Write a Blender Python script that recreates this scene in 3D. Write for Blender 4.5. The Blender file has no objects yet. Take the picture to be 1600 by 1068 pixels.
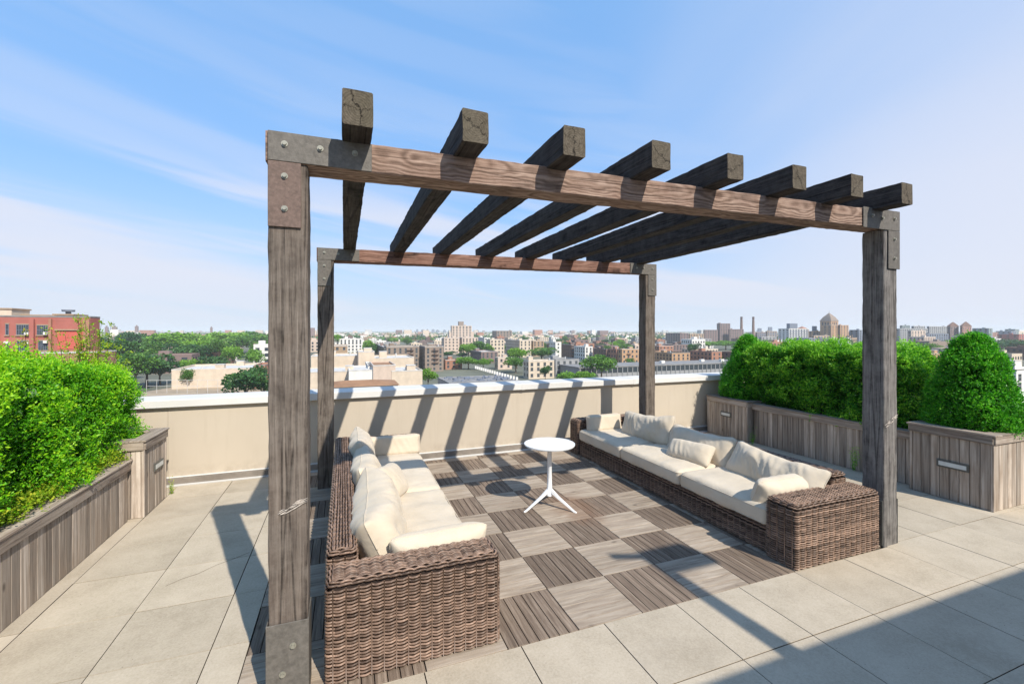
import bpy, math, random
import numpy as np
from mathutils import Vector, Matrix, noise
R = math.radians
random.seed(7); rng = np.random.default_rng(7)
S = bpy.context.scene

# ---------------------------------------------------------------- camera
YAW = 20.7; F = 694.0; VH = 517.0; EYE = 2.0
cam_d = bpy.data.cameras.new('camera'); cam = bpy.data.objects.new('camera', cam_d)
S.collection.objects.link(cam); S.camera = cam
cam.location = (0, 0, EYE); cam.rotation_euler = (R(90), 0, -R(YAW))
cam_d.sensor_width = 36; cam_d.lens = F/1600*36; cam_d.shift_y = -(534-VH)/1600
cam_d.clip_start = 0.05; cam_d.clip_end = 40000
# ---------------------------------------------------------------- light
SUN_EL = 42.9; SUN_DIR = Vector((0.318, -1.0, 0)).normalized()     # towards the sun, on the ground
w = bpy.data.worlds.new('World'); S.world = w; w.use_nodes = True
nt = w.node_tree; N = nt.nodes; L = nt.links; N.clear()
out = N.new('ShaderNodeOutputWorld'); bg = N.new('ShaderNodeBackground'); bg.inputs['Strength'].default_value = 0.118
sky = N.new('ShaderNodeTexSky'); sky.sky_type = 'NISHITA'; sky.sun_disc = False
sky.sun_elevation = R(SUN_EL); sky.sun_rotation = math.atan2(SUN_DIR.x, SUN_DIR.y)
sky.air_density = 1.0; sky.dust_density = 0.6; sky.ozone_density = 2.0; sky.altitude = 30
tc = N.new('ShaderNodeTexCoord'); sep = N.new('ShaderNodeSeparateXYZ'); L.new(tc.outputs['Generated'], sep.inputs[0])
# thin cirrus: streaks low in the north-west, a soft veil towards the east
def mth(op, a, b=None, clamp=False, tree=None):
    n = (tree or nt).nodes.new('ShaderNodeMath'); n.operation = op; n.use_clamp = clamp
    for i, v in enumerate((a, b)):
        if v is None: continue
        if isinstance(v, (int, float)): n.inputs[i].default_value = v
        else: (tree or nt).links.new(v, n.inputs[i])
    return n.outputs[0]
def sm(x, a, b_):
    n = N.new('ShaderNodeMapRange'); n.interpolation_type = 'SMOOTHSTEP'; n.inputs['From Min'].default_value = a; n.inputs['From Max'].default_value = b_; L.new(x, n.inputs['Value']); return n.outputs[0]
east = mth('ADD', mth('MULTIPLY', sep.outputs['X'], 0.935), mth('MULTIPLY', sep.outputs['Y'], -0.353))
comb = N.new('ShaderNodeCombineXYZ'); L.new(east, comb.inputs[0]); L.new(sep.outputs['Z'], comb.inputs[1])
def cnoise(rot, sc_, loc, scale, det, dist):
    mp = N.new('ShaderNodeMapping'); mp.vector_type = 'TEXTURE'; mp.inputs['Rotation'].default_value = (0, 0, R(rot)); mp.inputs['Scale'].default_value = sc_; mp.inputs['Location'].default_value = loc
    L.new(comb.outputs[0], mp.inputs['Vector']); cn = N.new('ShaderNodeTexNoise'); cn.inputs['Scale'].default_value = scale; cn.inputs['Detail'].default_value = det
    cn.inputs['Roughness'].default_value = 0.5; cn.inputs['Distortion'].default_value = dist; L.new(mp.outputs[0], cn.inputs['Vector']); return cn.outputs['Fac']
n1 = cnoise(-9, (0.75, 0.075, 1), (0.3, 0.14, 0), 1.0, 4, 0.5); n2 = cnoise(30, (0.7, 0.35, 1), (0.1, 0.7, 0), 1.0, 4, 0.6)
def zramp(stops):
    r_ = N.new('ShaderNodeValToRGB'); e_ = r_.color_ramp.elements
    while len(e_) < len(stops): e_.new(0.5)
    for k_, (p_, v_) in enumerate(stops): e_[k_].position = p_; e_[k_].color = (v_, v_, v_, 1)
    L.new(sep.outputs['Z'], r_.inputs[0]); return r_.outputs[0]
streak = mth('MULTIPLY', mth('MULTIPLY', sm(n1, 0.38, 0.62), zramp([(0.0, 0.5), (0.10, 1.0), (0.24, 0.9), (0.31, 0.35), (0.5, 0.12)])), 0.85)
veil = mth('MULTIPLY', mth('MULTIPLY', sm(mth('ADD', east, mth('MULTIPLY', mth('SUBTRACT', n2, 0.5), 0.45)), 0.12, 0.85), zramp([(0.0, 0.9), (0.25, 0.9), (0.55, 0.55)])), 0.95)
cf = mth('MAXIMUM', streak, veil)
hz = zramp([(0.0, 1.0), (0.05, 0.86), (0.13, 0.48), (0.27, 0.10), (0.5, 0.0)])
tintm = N.new('ShaderNodeMix'); tintm.data_type = 'RGBA'; tintm.blend_type = 'MULTIPLY'; tintm.inputs[0].default_value = 1
L.new(sky.outputs[0], tintm.inputs['A']); tintm.inputs['B'].default_value = (1.20, 1.60, 1.93, 1)
mixb = N.new('ShaderNodeMix'); mixb.data_type = 'RGBA'; mixb.inputs[0].default_value = 0.78; L.new(tintm.outputs['Result'], mixb.inputs['A']); mixb.inputs['B'].default_value = (1.75, 3.55, 6.5, 1)
mixh = N.new('ShaderNodeMix'); mixh.data_type = 'RGBA'
L.new(hz, mixh.inputs[0]); L.new(mixb.outputs['Result'], mixh.inputs['A']); mixh.inputs['B'].default_value = (4.7, 5.4, 6.3, 1)
mixc = N.new('ShaderNodeMix'); mixc.data_type = 'RGBA'
L.new(cf, mixc.inputs[0]); L.new(mixh.outputs['Result'], mixc.inputs['A']); mixc.inputs['B'].default_value = (5.5, 5.65, 6.4, 1)
L.new(mixc.outputs['Result'], bg.inputs['Color']); L.new(bg.outputs[0], out.inputs[0])
sd = bpy.data.lights.new('sun', 'SUN'); sd.energy = 4.9; sd.angle = R(0.53); sd.color = (1.0, 0.93, 0.82)
so = bpy.data.objects.new('sun', sd); S.collection.objects.link(so)
sv = Vector((SUN_DIR.x*math.cos(R(SUN_EL)), SUN_DIR.y*math.cos(R(SUN_EL)), math.sin(R(SUN_EL))))
so.rotation_euler = sv.to_track_quat('Z', 'Y').to_euler()
S.view_settings.view_transform = 'Standard'; S.view_settings.look = 'None'; S.view_settings.exposure = 0.30; S.view_settings.gamma = 1
S.render.engine = 'CYCLES'
S.cycles.volume_bounces = 1; S.cycles.max_bounces = 6; S.cycles.transparent_max_bounces = 4

# ---------------------------------------------------------------- helpers
COL = S.collection
def ground_at(u, D):
    "world X, Y of the point seen in photo column u at distance D along the view"
    a = R(YAW); r = (u-800)/F
    return D*(math.sin(a)+r*math.cos(a)), D*(math.cos(a)-r*math.sin(a))
def z_at(v, D): return EYE-(v-VH)*D/F

class MB:
    "collects numpy vertex / face arrays and builds one mesh"
    def __init__(s): s.v = []; s.f = []; s.n = 0
    def add(s, V, Fc, mat=0, tint=0.5, smooth=False):
        V = np.asarray(V, float); Fc = np.asarray(Fc, int)
        t = np.broadcast_to(np.asarray(tint, float), (len(Fc),))
        s.v.append(V); s.f.append((Fc+s.n, mat, t, smooth)); s.n += len(V); return s
    def box(s, x0, x1, y0, y1, z0, z1, mat=0, tint=0.5, bev=0.0, M=None):
        if bev <= 0:
            V = [(x, y, z) for z in (z0, z1) for y in (y0, y1) for x in (x0, x1)]
            Fc = [(0, 2, 3, 1), (4, 5, 7, 6), (0, 1, 5, 4), (2, 6, 7, 3), (0, 4, 6, 2), (1, 3, 7, 5)]
            V = np.array(V, float)
            if M is not None: V = xf(V, M)
            return s.add(V, Fc, mat, tint)
        V = []; b = bev                                       # each corner split in three
        idx = {}
        for iz, z in enumerate((z0, z1)):
            for iy, y in enumerate((y0, y1)):
                for ix, x in enumerate((x0, x1)):
                    sx, sy, sz = (b, -b)[ix], (b, -b)[iy], (b, -b)[iz]
                    idx[ix, iy, iz] = len(V)
                    V += [(x, y+sy, z+sz), (x+sx, y, z+sz), (x+sx, y+sy, z)]   # 0 on x-face, 1 on y-face, 2 on z-face
        I = idx; Q = []; T = []
        for iz in (0, 1):
            q = [I[0, 0, iz]+2, I[1, 0, iz]+2, I[1, 1, iz]+2, I[0, 1, iz]+2]; Q.append(q if iz else q[::-1])
        for iy in (0, 1):
            q = [I[0, iy, 0]+1, I[1, iy, 0]+1, I[1, iy, 1]+1, I[0, iy, 1]+1]; Q.append(q[::-1] if iy else q)
        for ix in (0, 1):
            q = [I[ix, 0, 0], I[ix, 1, 0], I[ix, 1, 1], I[ix, 0, 1]]; Q.append(q if ix else q[::-1])
        for iy in (0, 1):
            for iz in (0, 1): q = [I[0, iy, iz]+1, I[1, iy, iz]+1, I[1, iy, iz]+2, I[0, iy, iz]+2]; Q.append(q if iy == iz else q[::-1])
        for ix in (0, 1):
            for iz in (0, 1): q = [I[ix, 0, iz], I[ix, 1, iz], I[ix, 1, iz]+2, I[ix, 0, iz]+2]; Q.append(q[::-1] if ix == iz else q)
        for ix in (0, 1):
            for iy in (0, 1): q = [I[ix, iy, 0], I[ix, iy, 1], I[ix, iy, 1]+1, I[ix, iy, 0]+1]; Q.append(q if ix == iy else q[::-1])
        for k in I: T.append([I[k], I[k]+1, I[k]+2] if sum(k) % 2 else [I[k], I[k]+2, I[k]+1])
        V = np.array(V, float)
        if M is not None: V = xf(V, M)
        s.add(V, Q, mat, tint); n0 = s.n-len(V)
        s.f.append((np.array(T)+n0, mat, np.full(len(T), float(tint)), False)); return s
    def tube(s, P, rad, k=8, mat=0, tint=0.5, cap=True, smooth=True):
        P = np.asarray(P, float); n = len(P); rad = np.broadcast_to(np.asarray(rad, float), (n,))
        T = np.gradient(P, axis=0); T /= np.linalg.norm(T, axis=1)[:, None]+1e-9
        up = np.array([0, 0, 1.]) if abs(T[0, 2]) < 0.9 else np.array([1., 0, 0])
        A = np.cross(T, up); A /= np.linalg.norm(A, axis=1)[:, None]+1e-9; B = np.cross(T, A)
        th = np.arange(k)*2*np.pi/k
        V = P[:, None]+rad[:, None, None]*(np.cos(th)[None, :, None]*A[:, None]+np.sin(th)[None, :, None]*B[:, None])
        V = V.reshape(-1, 3); Fc = []
        i = np.arange(n-1)[:, None]*k; j = np.arange(k)[None]; j2 = (j+1) % k
        Fc = np.stack([i+j, i+j2, i+k+j2, i+k+j], -1).reshape(-1, 4)
        s.add(V, Fc, mat, tint, smooth)
        if cap and k > 2:
            n0 = s.n-len(V)
            for r0, rev in ((0, False), ((n-1)*k, True)):
                c = np.arange(k)+r0+n0
                s.f.append((c[None, ::(-1 if rev else 1)], mat, np.array([float(np.mean(tint))]), False))
        return s
    def cyl(s, c, r, h, k=16, mat=0, tint=0.5, r2=None, axis='z'):
        r2 = r if r2 is None else r2; d = {'x': (h, 0, 0), 'y': (0, h, 0), 'z': (0, 0, h)}[axis]
        return s.tube([c, (c[0]+d[0], c[1]+d[1], c[2]+d[2])], [r, r2], k, mat, tint, True, False)
    def build(s, name, mats, parent=None, loc=None):
        me = bpy.data.meshes.new(name)
        V = np.concatenate(s.v); me.vertices.add(len(V)); me.vertices.foreach_set('co', V.ravel())
        lv = np.concatenate([f.ravel() for f, m, t, sm in s.f]); cnt = np.concatenate([np.full(len(f), f.shape[1]) for f, m, t, sm in s.f])
        me.loops.add(len(lv)); me.loops.foreach_set('vertex_index', lv.astype(np.int32))
        me.polygons.add(len(cnt)); st = np.concatenate([[0], np.cumsum(cnt)[:-1]])
        me.polygons.foreach_set('loop_start', st.astype(np.int32)); me.polygons.foreach_set('loop_total', cnt.astype(np.int32))
        me.polygons.foreach_set('material_index', np.concatenate([np.full(len(f), m) for f, m, t, sm in s.f]).astype(np.int32))
        me.polygons.foreach_set('use_smooth', np.concatenate([np.full(len(f), sm) for f, m, t, sm in s.f]))
        at = me.attributes.new('tint', 'FLOAT', 'FACE'); at.data.foreach_set('value', np.concatenate([t for f, m, t, sm in s.f]).astype(np.float32))
        me.update(calc_edges=True)
        for m in (mats if isinstance(mats, (list, tuple)) else [mats]): me.materials.append(m)
        o = bpy.data.objects.new(name, me); COL.objects.link(o)
        if parent: o.parent = parent
        if loc is not None: o.location = loc
        return o
def xf(V, M):
    M = np.array(M); return V@M[:3, :3].T+M[:3, 3]
def tag(o, label=None, cat=None, group=None, kind=None):
    if label: o['label'] = label
    if cat: o['category'] = cat
    if group: o['group'] = group
    if kind: o['kind'] = kind
    return o
def thing(name, label, cat, loc=(0, 0, 0), rz=0, group=None):
    o = bpy.data.objects.new(name, None); COL.objects.link(o); o.location = loc; o.rotation_euler = (0, 0, rz)
    o.empty_display_size = 0.2
    return tag(o, label, cat, group)
def copy_tree(o, parent=None):
    c = o.copy(); COL.objects.link(c)
    if parent: c.parent = parent
    for ch in o.children: copy_tree(ch, c)
    return c

# ---------------------------------------------------------------- materials
def newmat(name):
    m = bpy.data.materials.new(name); m.use_nodes = True; t = m.node_tree
    b = t.nodes['Principled BSDF']; b.inputs['Specular IOR Level'].default_value = 0.3
    return m, t, b
def node(t, typ, **k):
    n = t.nodes.new(typ)
    for a, v in k.items():
        if a in n.inputs: n.inputs[a].default_value = v
        else: setattr(n, a, v)
    return n
def ramp(t, fac, stops):
    r = t.nodes.new('ShaderNodeValToRGB'); e = r.color_ramp.elements
    while len(e) < len(stops): e.new(0.5)
    for i, (p, c) in enumerate(stops): e[i].position = p; e[i].color = (*c, 1)
    t.links.new(fac, r.inputs[0]); return r.outputs[0]
def mixc_(t, fac, a, b, mode='MIX'):
    n = t.nodes.new('ShaderNodeMix'); n.data_type = 'RGBA'; n.blend_type = mode
    for s_, v in ((0, fac), ('A', a), ('B', b)):
        if isinstance(v, (int, float)): n.inputs[s_].default_value = v
        elif isinstance(v, tuple): n.inputs[s_].default_value = (*v, 1)
        else: t.links.new(v, n.inputs[s_])
    return n.outputs['Result']
def bump(t, b, h, strength=0.3, dist=0.01):
    n = t.nodes.new('ShaderNodeBump'); n.inputs['Strength'].default_value = strength; n.inputs['Distance'].default_value = dist
    t.links.new(h, n.inputs['Height']); t.links.new(n.outputs[0], b.inputs['Normal'])
def coords(t, scale=(1, 1, 1), src='Object', use_tint=False, use_rand=False):
    c = t.nodes.new('ShaderNodeTexCoord'); v = c.outputs[src]
    if use_tint or use_rand:
        if use_tint: a = node(t, 'ShaderNodeAttribute', attribute_name='tint'); s_ = a.outputs['Fac']
        else: a = t.nodes.new('ShaderNodeObjectInfo'); s_ = a.outputs['Random']
        k = mth('MULTIPLY', s_, 37.0, tree=t); ad = node(t, 'ShaderNodeVectorMath', operation='ADD')
        t.links.new(v, ad.inputs[0]); t.links.new(k, ad.inputs[1]); v = ad.outputs[0]
    m = t.nodes.new('ShaderNodeMapping'); m.inputs['Scale'].default_value = scale; t.links.new(v, m.inputs['Vector'])
    return m.outputs[0]
def nz(t, vec, scale, detail=4, rough=0.6, dist=0.0):
    n = node(t, 'ShaderNodeTexNoise', Scale=scale, Detail=detail, Roughness=rough, Distortion=dist); t.links.new(vec, n.inputs['Vector']); return n.outputs['Fac']
def plain(name, col, rough=0.6, var=0.15, scale=3.0, tint=0.0, metal=0.0, bumpk=0.0, bscale=60):
    m, t, b = newmat(name); v = coords(t)
    f = nz(t, v, scale)
    c = ramp(t, f, [(0.3, tuple(x*(1-var) for x in col)), (0.7, tuple(min(1, x*(1+var)) for x in col))])
    if tint:
        a = node(t, 'ShaderNodeAttribute', attribute_name='tint')
        k = mth('ADD', mth('MULTIPLY', a.outputs['Fac'], 2*tint, tree=t), 1-tint, tree=t)
        cc = t.nodes.new('ShaderNodeCombineXYZ'); [t.links.new(k, cc.inputs[i]) for i in range(3)]
        c = mixc_(t, 1.0, c, cc.outputs[0], 'MULTIPLY')
    t.links.new(c, b.inputs['Base Color']); b.inputs['Roughness'].default_value = rough; b.inputs['Metallic'].default_value = metal
    if bumpk: bump(t, b, nz(t, v, bscale), bumpk, 0.003)
    return m
def timber_mat(name, dark, mid, light, stain=None, rings=0.5, pith=(0.02, 0.13), grain=1.0, warpx=1.6, end=False, checks=0.85):
    "solid sawn timber, grain along local X; growth rings round a pith outside the piece"
    m, t, b = newmat(name); v0 = coords(t, use_rand=True)
    o = coords(t)                                                     # plain local coords for the pith
    warp = node(t, 'ShaderNodeTexNoise', Scale=1.0, Detail=2); wm = node(t, 'ShaderNodeMapping'); wm.inputs['Scale'].default_value = (warpx, 4.5, 4.5)
    t.links.new(v0, wm.inputs['Vector']); t.links.new(wm.outputs[0], warp.inputs['Vector'])
    wv = node(t, 'ShaderNodeVectorMath', operation='MULTIPLY_ADD'); t.links.new(warp.outputs['Color'], wv.inputs[0])
    wv.inputs[1].default_value = (0, 0.018, 0.018) if end else (0, 0.07, 0.07); t.links.new(o, wv.inputs[2])
    mp_ = node(t, 'ShaderNodeMapping'); mp_.inputs['Location'].default_value = (0, -pith[0]-0.045, -pith[1]-0.045); mp_.inputs['Scale'].default_value = (0.02, 1, 1)
    t.links.new(wv.outputs[0], mp_.inputs['Vector'])
    ln = node(t, 'ShaderNodeVectorMath', operation='LENGTH'); t.links.new(mp_.outputs[0], ln.inputs[0])
    rg = mth('SINE', mth('MULTIPLY', ln.outputs['Value'], 480.0, tree=t), tree=t)
    rg = mth('ADD', mth('MULTIPLY', rg, 0.5, tree=t), 0.5, tree=t)
    gm = node(t, 'ShaderNodeMapping'); gm.inputs['Scale'].default_value = (1.9, 62, 62); t.links.new(v0, gm.inputs['Vector'])
    g = nz(t, gm.outputs[0], 1.0, 6, 0.65)
    gm2 = node(t, 'ShaderNodeMapping'); gm2.inputs['Scale'].default_value = (7, 200, 200); t.links.new(v0, gm2.inputs['Vector'])
    g2 = nz(t, gm2.outputs[0], 1.0, 3, 0.6)
    f = mth('ADD', mth('MULTIPLY', g, 0.75*grain, tree=t), mth('ADD', mth('MULTIPLY', rg, 0.26*rings, tree=t), mth('MULTIPLY', g2, 0.26, tree=t), tree=t), tree=t)
    c = ramp(t, f, [(0.36, dark), (0.56, mid), (0.82, light)])
    bl = nz(t, v0, 2.4, 4, 0.6)
    c = mixc_(t, ramp(t, bl, [(0.45, (0, 0, 0)), (0.68, (1, 1, 1))]), c, stain or mid)if False else mixc_(t, mth('MULTIPLY', ramp(t, bl, [(0.42, (0, 0, 0)), (0.70, (1, 1, 1))]), 0.55, tree=t), c, stain or mid)
    # knots
    km = node(t, 'ShaderNodeMapping'); km.inputs['Scale'].default_value = (1.9, 5.0, 5.0); t.links.new(v0, km.inputs['Vector'])
    vo = node(t, 'ShaderNodeTexVoronoi', Scale=1.0); t.links.new(km.outputs[0], vo.inputs['Vector'])
    kn = ramp(t, vo.outputs['Distance'], [(0.08, (1, 1, 1)), (0.20, (0, 0, 0))])
    c = mixc_(t, mth('MULTIPLY', kn, 0.8, tree=t), c, dark)
    # drying checks along the grain
    cm = node(t, 'ShaderNodeMapping'); cm.inputs['Scale'].default_value = (0.5, 13, 13); t.links.new(v0, cm.inputs['Vector'])
    cv = node(t, 'ShaderNodeTexVoronoi', feature='DISTANCE_TO_EDGE', Scale=1.0); t.links.new(cm.outputs[0], cv.inputs['Vector'])
    ck = ramp(t, cv.outputs['Distance'], [(0.0, (1, 1, 1)), (0.06, (0, 0, 0))])
    if end:
        oi = t.nodes.new('ShaderNodeObjectInfo'); th_ = mth('MULTIPLY', oi.outputs['Random'], 3.1, tree=t); sp_ = node(t, 'ShaderNodeSeparateXYZ'); t.links.new(o, sp_.inputs[0])
        wn = mth('MULTIPLY', mth('SUBTRACT', nz(t, v0, 22, 3), 0.5, tree=t), 0.08, tree=t); ck = None
        for off, wdt in ((0.0, 0.0034), (1.9, 0.0014)):
            aa = mth('ADD', th_, off, tree=t); dd = mth('ABSOLUTE', mth('ADD', mth('ADD', mth('MULTIPLY', sp_.outputs[1], mth('COSINE', aa, tree=t), tree=t), mth('MULTIPLY', mth('SUBTRACT', sp_.outputs[2], 0.09, tree=t), mth('SINE', aa, tree=t), tree=t), tree=t), wn, tree=t), tree=t)
            k_ = mth('LESS_THAN', dd, wdt, tree=t); ck = k_ if ck is None else mth('MAXIMUM', ck, k_, tree=t)
        bl = mth('ADD', mth('MULTIPLY', ck, 0, tree=t), 1.0, tree=t)
    c = mixc_(t, mth('MULTIPLY', mth('MULTIPLY', ck, ramp(t, bl, [(0.42, (0, 0, 0)), (0.52, (1, 1, 1))]), tree=t), checks, tree=t), c, tuple(x*0.25 for x in dark))
    pt = ramp(t, nz(t, v0, 9, 5, 0.75), [(0.40, (0, 0, 0)), (0.62, (1, 1, 1))])
    c = mixc_(t, mth('MULTIPLY', pt, 0.15, tree=t), c, tuple(min(1, x*1.05) for x in light)); sp2 = ramp(t, nz(t, v0, 55, 4, 0.8), [(0.62, (0, 0, 0)), (0.70, (1, 1, 1))]); c = mixc_(t, mth('MULTIPLY', sp2, 0.55, tree=t), c, dark)
    t.links.new(c, b.inputs['Base Color']); b.inputs['Roughness'].default_value = 0.85; b.inputs['Specular IOR Level'].default_value = 0.15
    bump(t, b, mth('SUBTRACT', f, mth('MULTIPLY', ck, 0.5, tree=t), tree=t), 0.6, 0.010)
    return m
def board_mat(name, dark, mid, light, axis=2, var=0.35, across=30, rust=None, along=1.3, stain=None):
    "many boards in one mesh: the tint of each face shifts its grain and tone"
    m, t, b = newmat(name); v = coords(t, use_tint=True); sc = [across]*3; sc[axis] = along
    gm = node(t, 'ShaderNodeMapping'); gm.inputs['Scale'].default_value = sc; t.links.new(v, gm.inputs['Vector'])
    g = nz(t, gm.outputs[0], 1.0, 6, 0.65, 0.6)
    c = ramp(t, g, [(0.30, dark), (0.5, mid), (0.72, light)])
    a = node(t, 'ShaderNodeAttribute', attribute_name='tint'); k = mth('ADD', mth('MULTIPLY', a.outputs['Fac'], 2*var, tree=t), 1-var, tree=t)
    cc = t.nodes.new('ShaderNodeCombineXYZ'); [t.links.new(k, cc.inputs[i]) for i in range(3)]
    c = mixc_(t, 1.0, c, cc.outputs[0], 'MULTIPLY')
    bl = nz(t, v, 3.0, 4, 0.6)
    c = mixc_(t, mth('MULTIPLY', ramp(t, bl, [(0.5, (0, 0, 0)), (0.72, (1, 1, 1))]), 0.6, tree=t), c, rust or mid)
    kv = [4.5]*3; kv[axis] = 2.2
    km = node(t, 'ShaderNodeMapping'); km.inputs['Scale'].default_value = kv; t.links.new(v, km.inputs['Vector'])
    vo = node(t, 'ShaderNodeTexVoronoi', Scale=1.0); t.links.new(km.outputs[0], vo.inputs['Vector'])
    kn = ramp(t, vo.outputs['Distance'], [(0.03, (1, 1, 1)), (0.09, (0, 0, 0))])
    c = mixc_(t, mth('MULTIPLY', kn, 0.7, tree=t), c, tuple(x*0.4 for x in dark))
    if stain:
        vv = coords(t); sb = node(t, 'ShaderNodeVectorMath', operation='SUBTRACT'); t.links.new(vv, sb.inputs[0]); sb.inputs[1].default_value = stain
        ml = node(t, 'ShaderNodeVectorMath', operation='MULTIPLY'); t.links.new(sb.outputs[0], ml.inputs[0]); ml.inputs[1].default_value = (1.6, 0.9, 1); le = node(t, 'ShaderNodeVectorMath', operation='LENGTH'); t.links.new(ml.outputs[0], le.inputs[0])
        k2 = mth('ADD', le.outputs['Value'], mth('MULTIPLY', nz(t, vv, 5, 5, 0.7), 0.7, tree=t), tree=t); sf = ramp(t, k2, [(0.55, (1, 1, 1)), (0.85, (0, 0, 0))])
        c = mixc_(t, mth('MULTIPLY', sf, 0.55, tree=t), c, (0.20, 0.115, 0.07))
    t.links.new(c, b.inputs['Base Color']); b.inputs['Roughness'].default_value = 0.85; b.inputs['Specular IOR Level'].default_value = 0.2
    bump(t, b, g, 0.5, 0.006); return m
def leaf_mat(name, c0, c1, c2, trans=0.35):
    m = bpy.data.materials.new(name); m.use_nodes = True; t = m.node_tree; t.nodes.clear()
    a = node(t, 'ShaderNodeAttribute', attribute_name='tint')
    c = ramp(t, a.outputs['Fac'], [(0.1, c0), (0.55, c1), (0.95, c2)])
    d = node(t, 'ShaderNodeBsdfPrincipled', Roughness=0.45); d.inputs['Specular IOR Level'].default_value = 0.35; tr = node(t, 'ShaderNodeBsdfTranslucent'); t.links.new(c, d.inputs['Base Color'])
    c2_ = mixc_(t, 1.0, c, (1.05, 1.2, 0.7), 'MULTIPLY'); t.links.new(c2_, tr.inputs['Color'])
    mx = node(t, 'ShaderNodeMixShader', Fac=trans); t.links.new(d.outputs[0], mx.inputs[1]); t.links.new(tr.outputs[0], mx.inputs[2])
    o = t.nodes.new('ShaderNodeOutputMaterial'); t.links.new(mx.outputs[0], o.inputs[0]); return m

M = {}
M['post'] = timber_mat('weathered_grey_brown_timber', (0.055, 0.044, 0.037), (0.165, 0.138, 0.115), (0.36, 0.315, 0.27), (0.15, 0.115, 0.092), 0.12, (0.02, 0.30), 0.85, 0.7)
M['postgrey'] = timber_mat('weathered_silver_timber', (0.055, 0.05, 0.048), (0.20, 0.185, 0.17), (0.46, 0.43, 0.40), (0.17, 0.15, 0.14), 0.15, (0.02, 0.30), 0.85, 0.7)
M['beam'] = timber_mat('reddish_weathered_timber', (0.075, 0.046, 0.034), (0.225, 0.15, 0.113), (0.44, 0.325, 0.26), (0.22, 0.135, 0.10), 0.8, (0.0, 0.12), 0.85, 3.6, False, 0.5)
M['beamred'] = timber_mat('red_brown_timber', (0.06, 0.032, 0.024), (0.185, 0.10, 0.074), (0.35, 0.215, 0.165), (0.165, 0.08, 0.058), 0.6, (0.0, 0.14))
M['rafter'] = timber_mat('dark_weathered_timber', (0.012, 0.010, 0.010), (0.050, 0.043, 0.039), (0.17, 0.15, 0.138), (0.045, 0.037, 0.033), 0.2, (0.02, 0.02), 0.9, 0.8)
M['rafterend'] = timber_mat('dark_timber_end_grain', (0.04, 0.032, 0.024), (0.105, 0.086, 0.064), (0.21, 0.18, 0.14), (0.085, 0.075, 0.05), 0.38, (-0.035, 0.05), 0.9, 1.6, True)
M['board'] = board_mat('weathered_cedar_boards', (0.15, 0.118, 0.092), (0.33, 0.275, 0.225), (0.50, 0.44, 0.375), 2, 0.36, 30, (0.29, 0.22, 0.165))
M['boardx'] = board_mat('weathered_cedar_rail', (0.13, 0.10, 0.08), (0.285, 0.235, 0.19), (0.44, 0.38, 0.32), 0, 0.25, 34, (0.22, 0.155, 0.12))
M['boardy'] = board_mat('weathered_cedar_rail_long', (0.13, 0.10, 0.08), (0.285, 0.235, 0.19), (0.44, 0.38, 0.32), 1, 0.25, 34, (0.22, 0.155, 0.12))
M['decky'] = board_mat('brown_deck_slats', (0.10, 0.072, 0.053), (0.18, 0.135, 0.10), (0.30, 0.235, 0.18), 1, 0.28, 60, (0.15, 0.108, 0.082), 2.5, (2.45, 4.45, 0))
M['deckx'] = board_mat('pale_deck_slats', (0.20, 0.155, 0.118), (0.33, 0.268, 0.205), (0.45, 0.38, 0.305), 0, 0.17, 22, (0.31, 0.245, 0.19), 2.2, (2.45, 4.45, 0))  # slats laid along X, paler than the ones along Y
M['plate'] = plain('weathered_steel_plate', (0.125, 0.113, 0.098), 0.6, 0.25, 38, 0.2, 0.0, 0.5, 90)
M['platered'] = plain('rusty_steel_plate', (0.145, 0.10, 0.082), 0.65, 0.25, 60, 0.2, 0.0, 0.4, 50)
M['bolt'] = plain('galvanised_bolt', (0.30, 0.29, 0.24), 0.4, 0.2, 30, 0, 0.5)
M['concrete'] = None
def stucco_mat():
    m, t, b = newmat('cream_stucco'); v = coords(t); c = ramp(t, nz(t, v, 0.9, 4), [(0.3, (0.475, 0.41, 0.325)), (0.7, (0.515, 0.448, 0.36))])
    sv_ = coords(t, (2.2, 2.2, 0.18)); st = ramp(t, nz(t, sv_, 3.0, 6, 0.75), [(0.52, (0, 0, 0)), (0.75, (1, 1, 1))])
    c = mixc_(t, mth('MULTIPLY', st, 0.22, tree=t), c, (0.33, 0.27, 0.20))
    sp = node(t, 'ShaderNodeSeparateXYZ'); t.links.new(v, sp.inputs[0])
    gr = mth('MULTIPLY', ramp(t, sp.outputs[2], [(0.08, (1, 1, 1)), (0.24, (0, 0, 0))]), ramp(t, nz(t, v, 7, 5, 0.7), [(0.4, (0, 0, 0)), (0.65, (1, 1, 1))]), tree=t); c = mixc_(t, mth('MULTIPLY', gr, 0.45, tree=t), c, (0.25, 0.20, 0.15))
    t.links.new(c, b.inputs['Base Color']); b.inputs['Roughness'].default_value = 0.92; b.inputs['Specular IOR Level'].default_value = 0.1; bump(t, b, nz(t, v, 130, 3, 0.6), 0.2, 0.003); return m
M['stucco'] = stucco_mat()
M['coping'] = plain('pale_metal_coping', (0.62, 0.605, 0.575), 0.6, 0.06, 1.5, 0.04)
M['flash'] = plain('grey_brown_flashing', (0.22, 0.19, 0.16), 0.6, 0.2, 6)
M['dark'] = plain('dark_gap', (0.02, 0.018, 0.016), 0.9, 0.2)
M['joint'] = plain('grimy_joint', (0.11, 0.088, 0.065), 0.95, 0.3)
M['soil'] = plain('planter_soil', (0.045, 0.03, 0.02), 0.95, 0.5, 14, 0, 0, 0.8, 60)
M['white'] = plain('white_powder_coat', (0.74, 0.75, 0.75), 0.3, 0.02)
M['lens'] = plain('frosted_lens', (0.55, 0.57, 0.55), 0.25, 0.08, 10)
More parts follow.
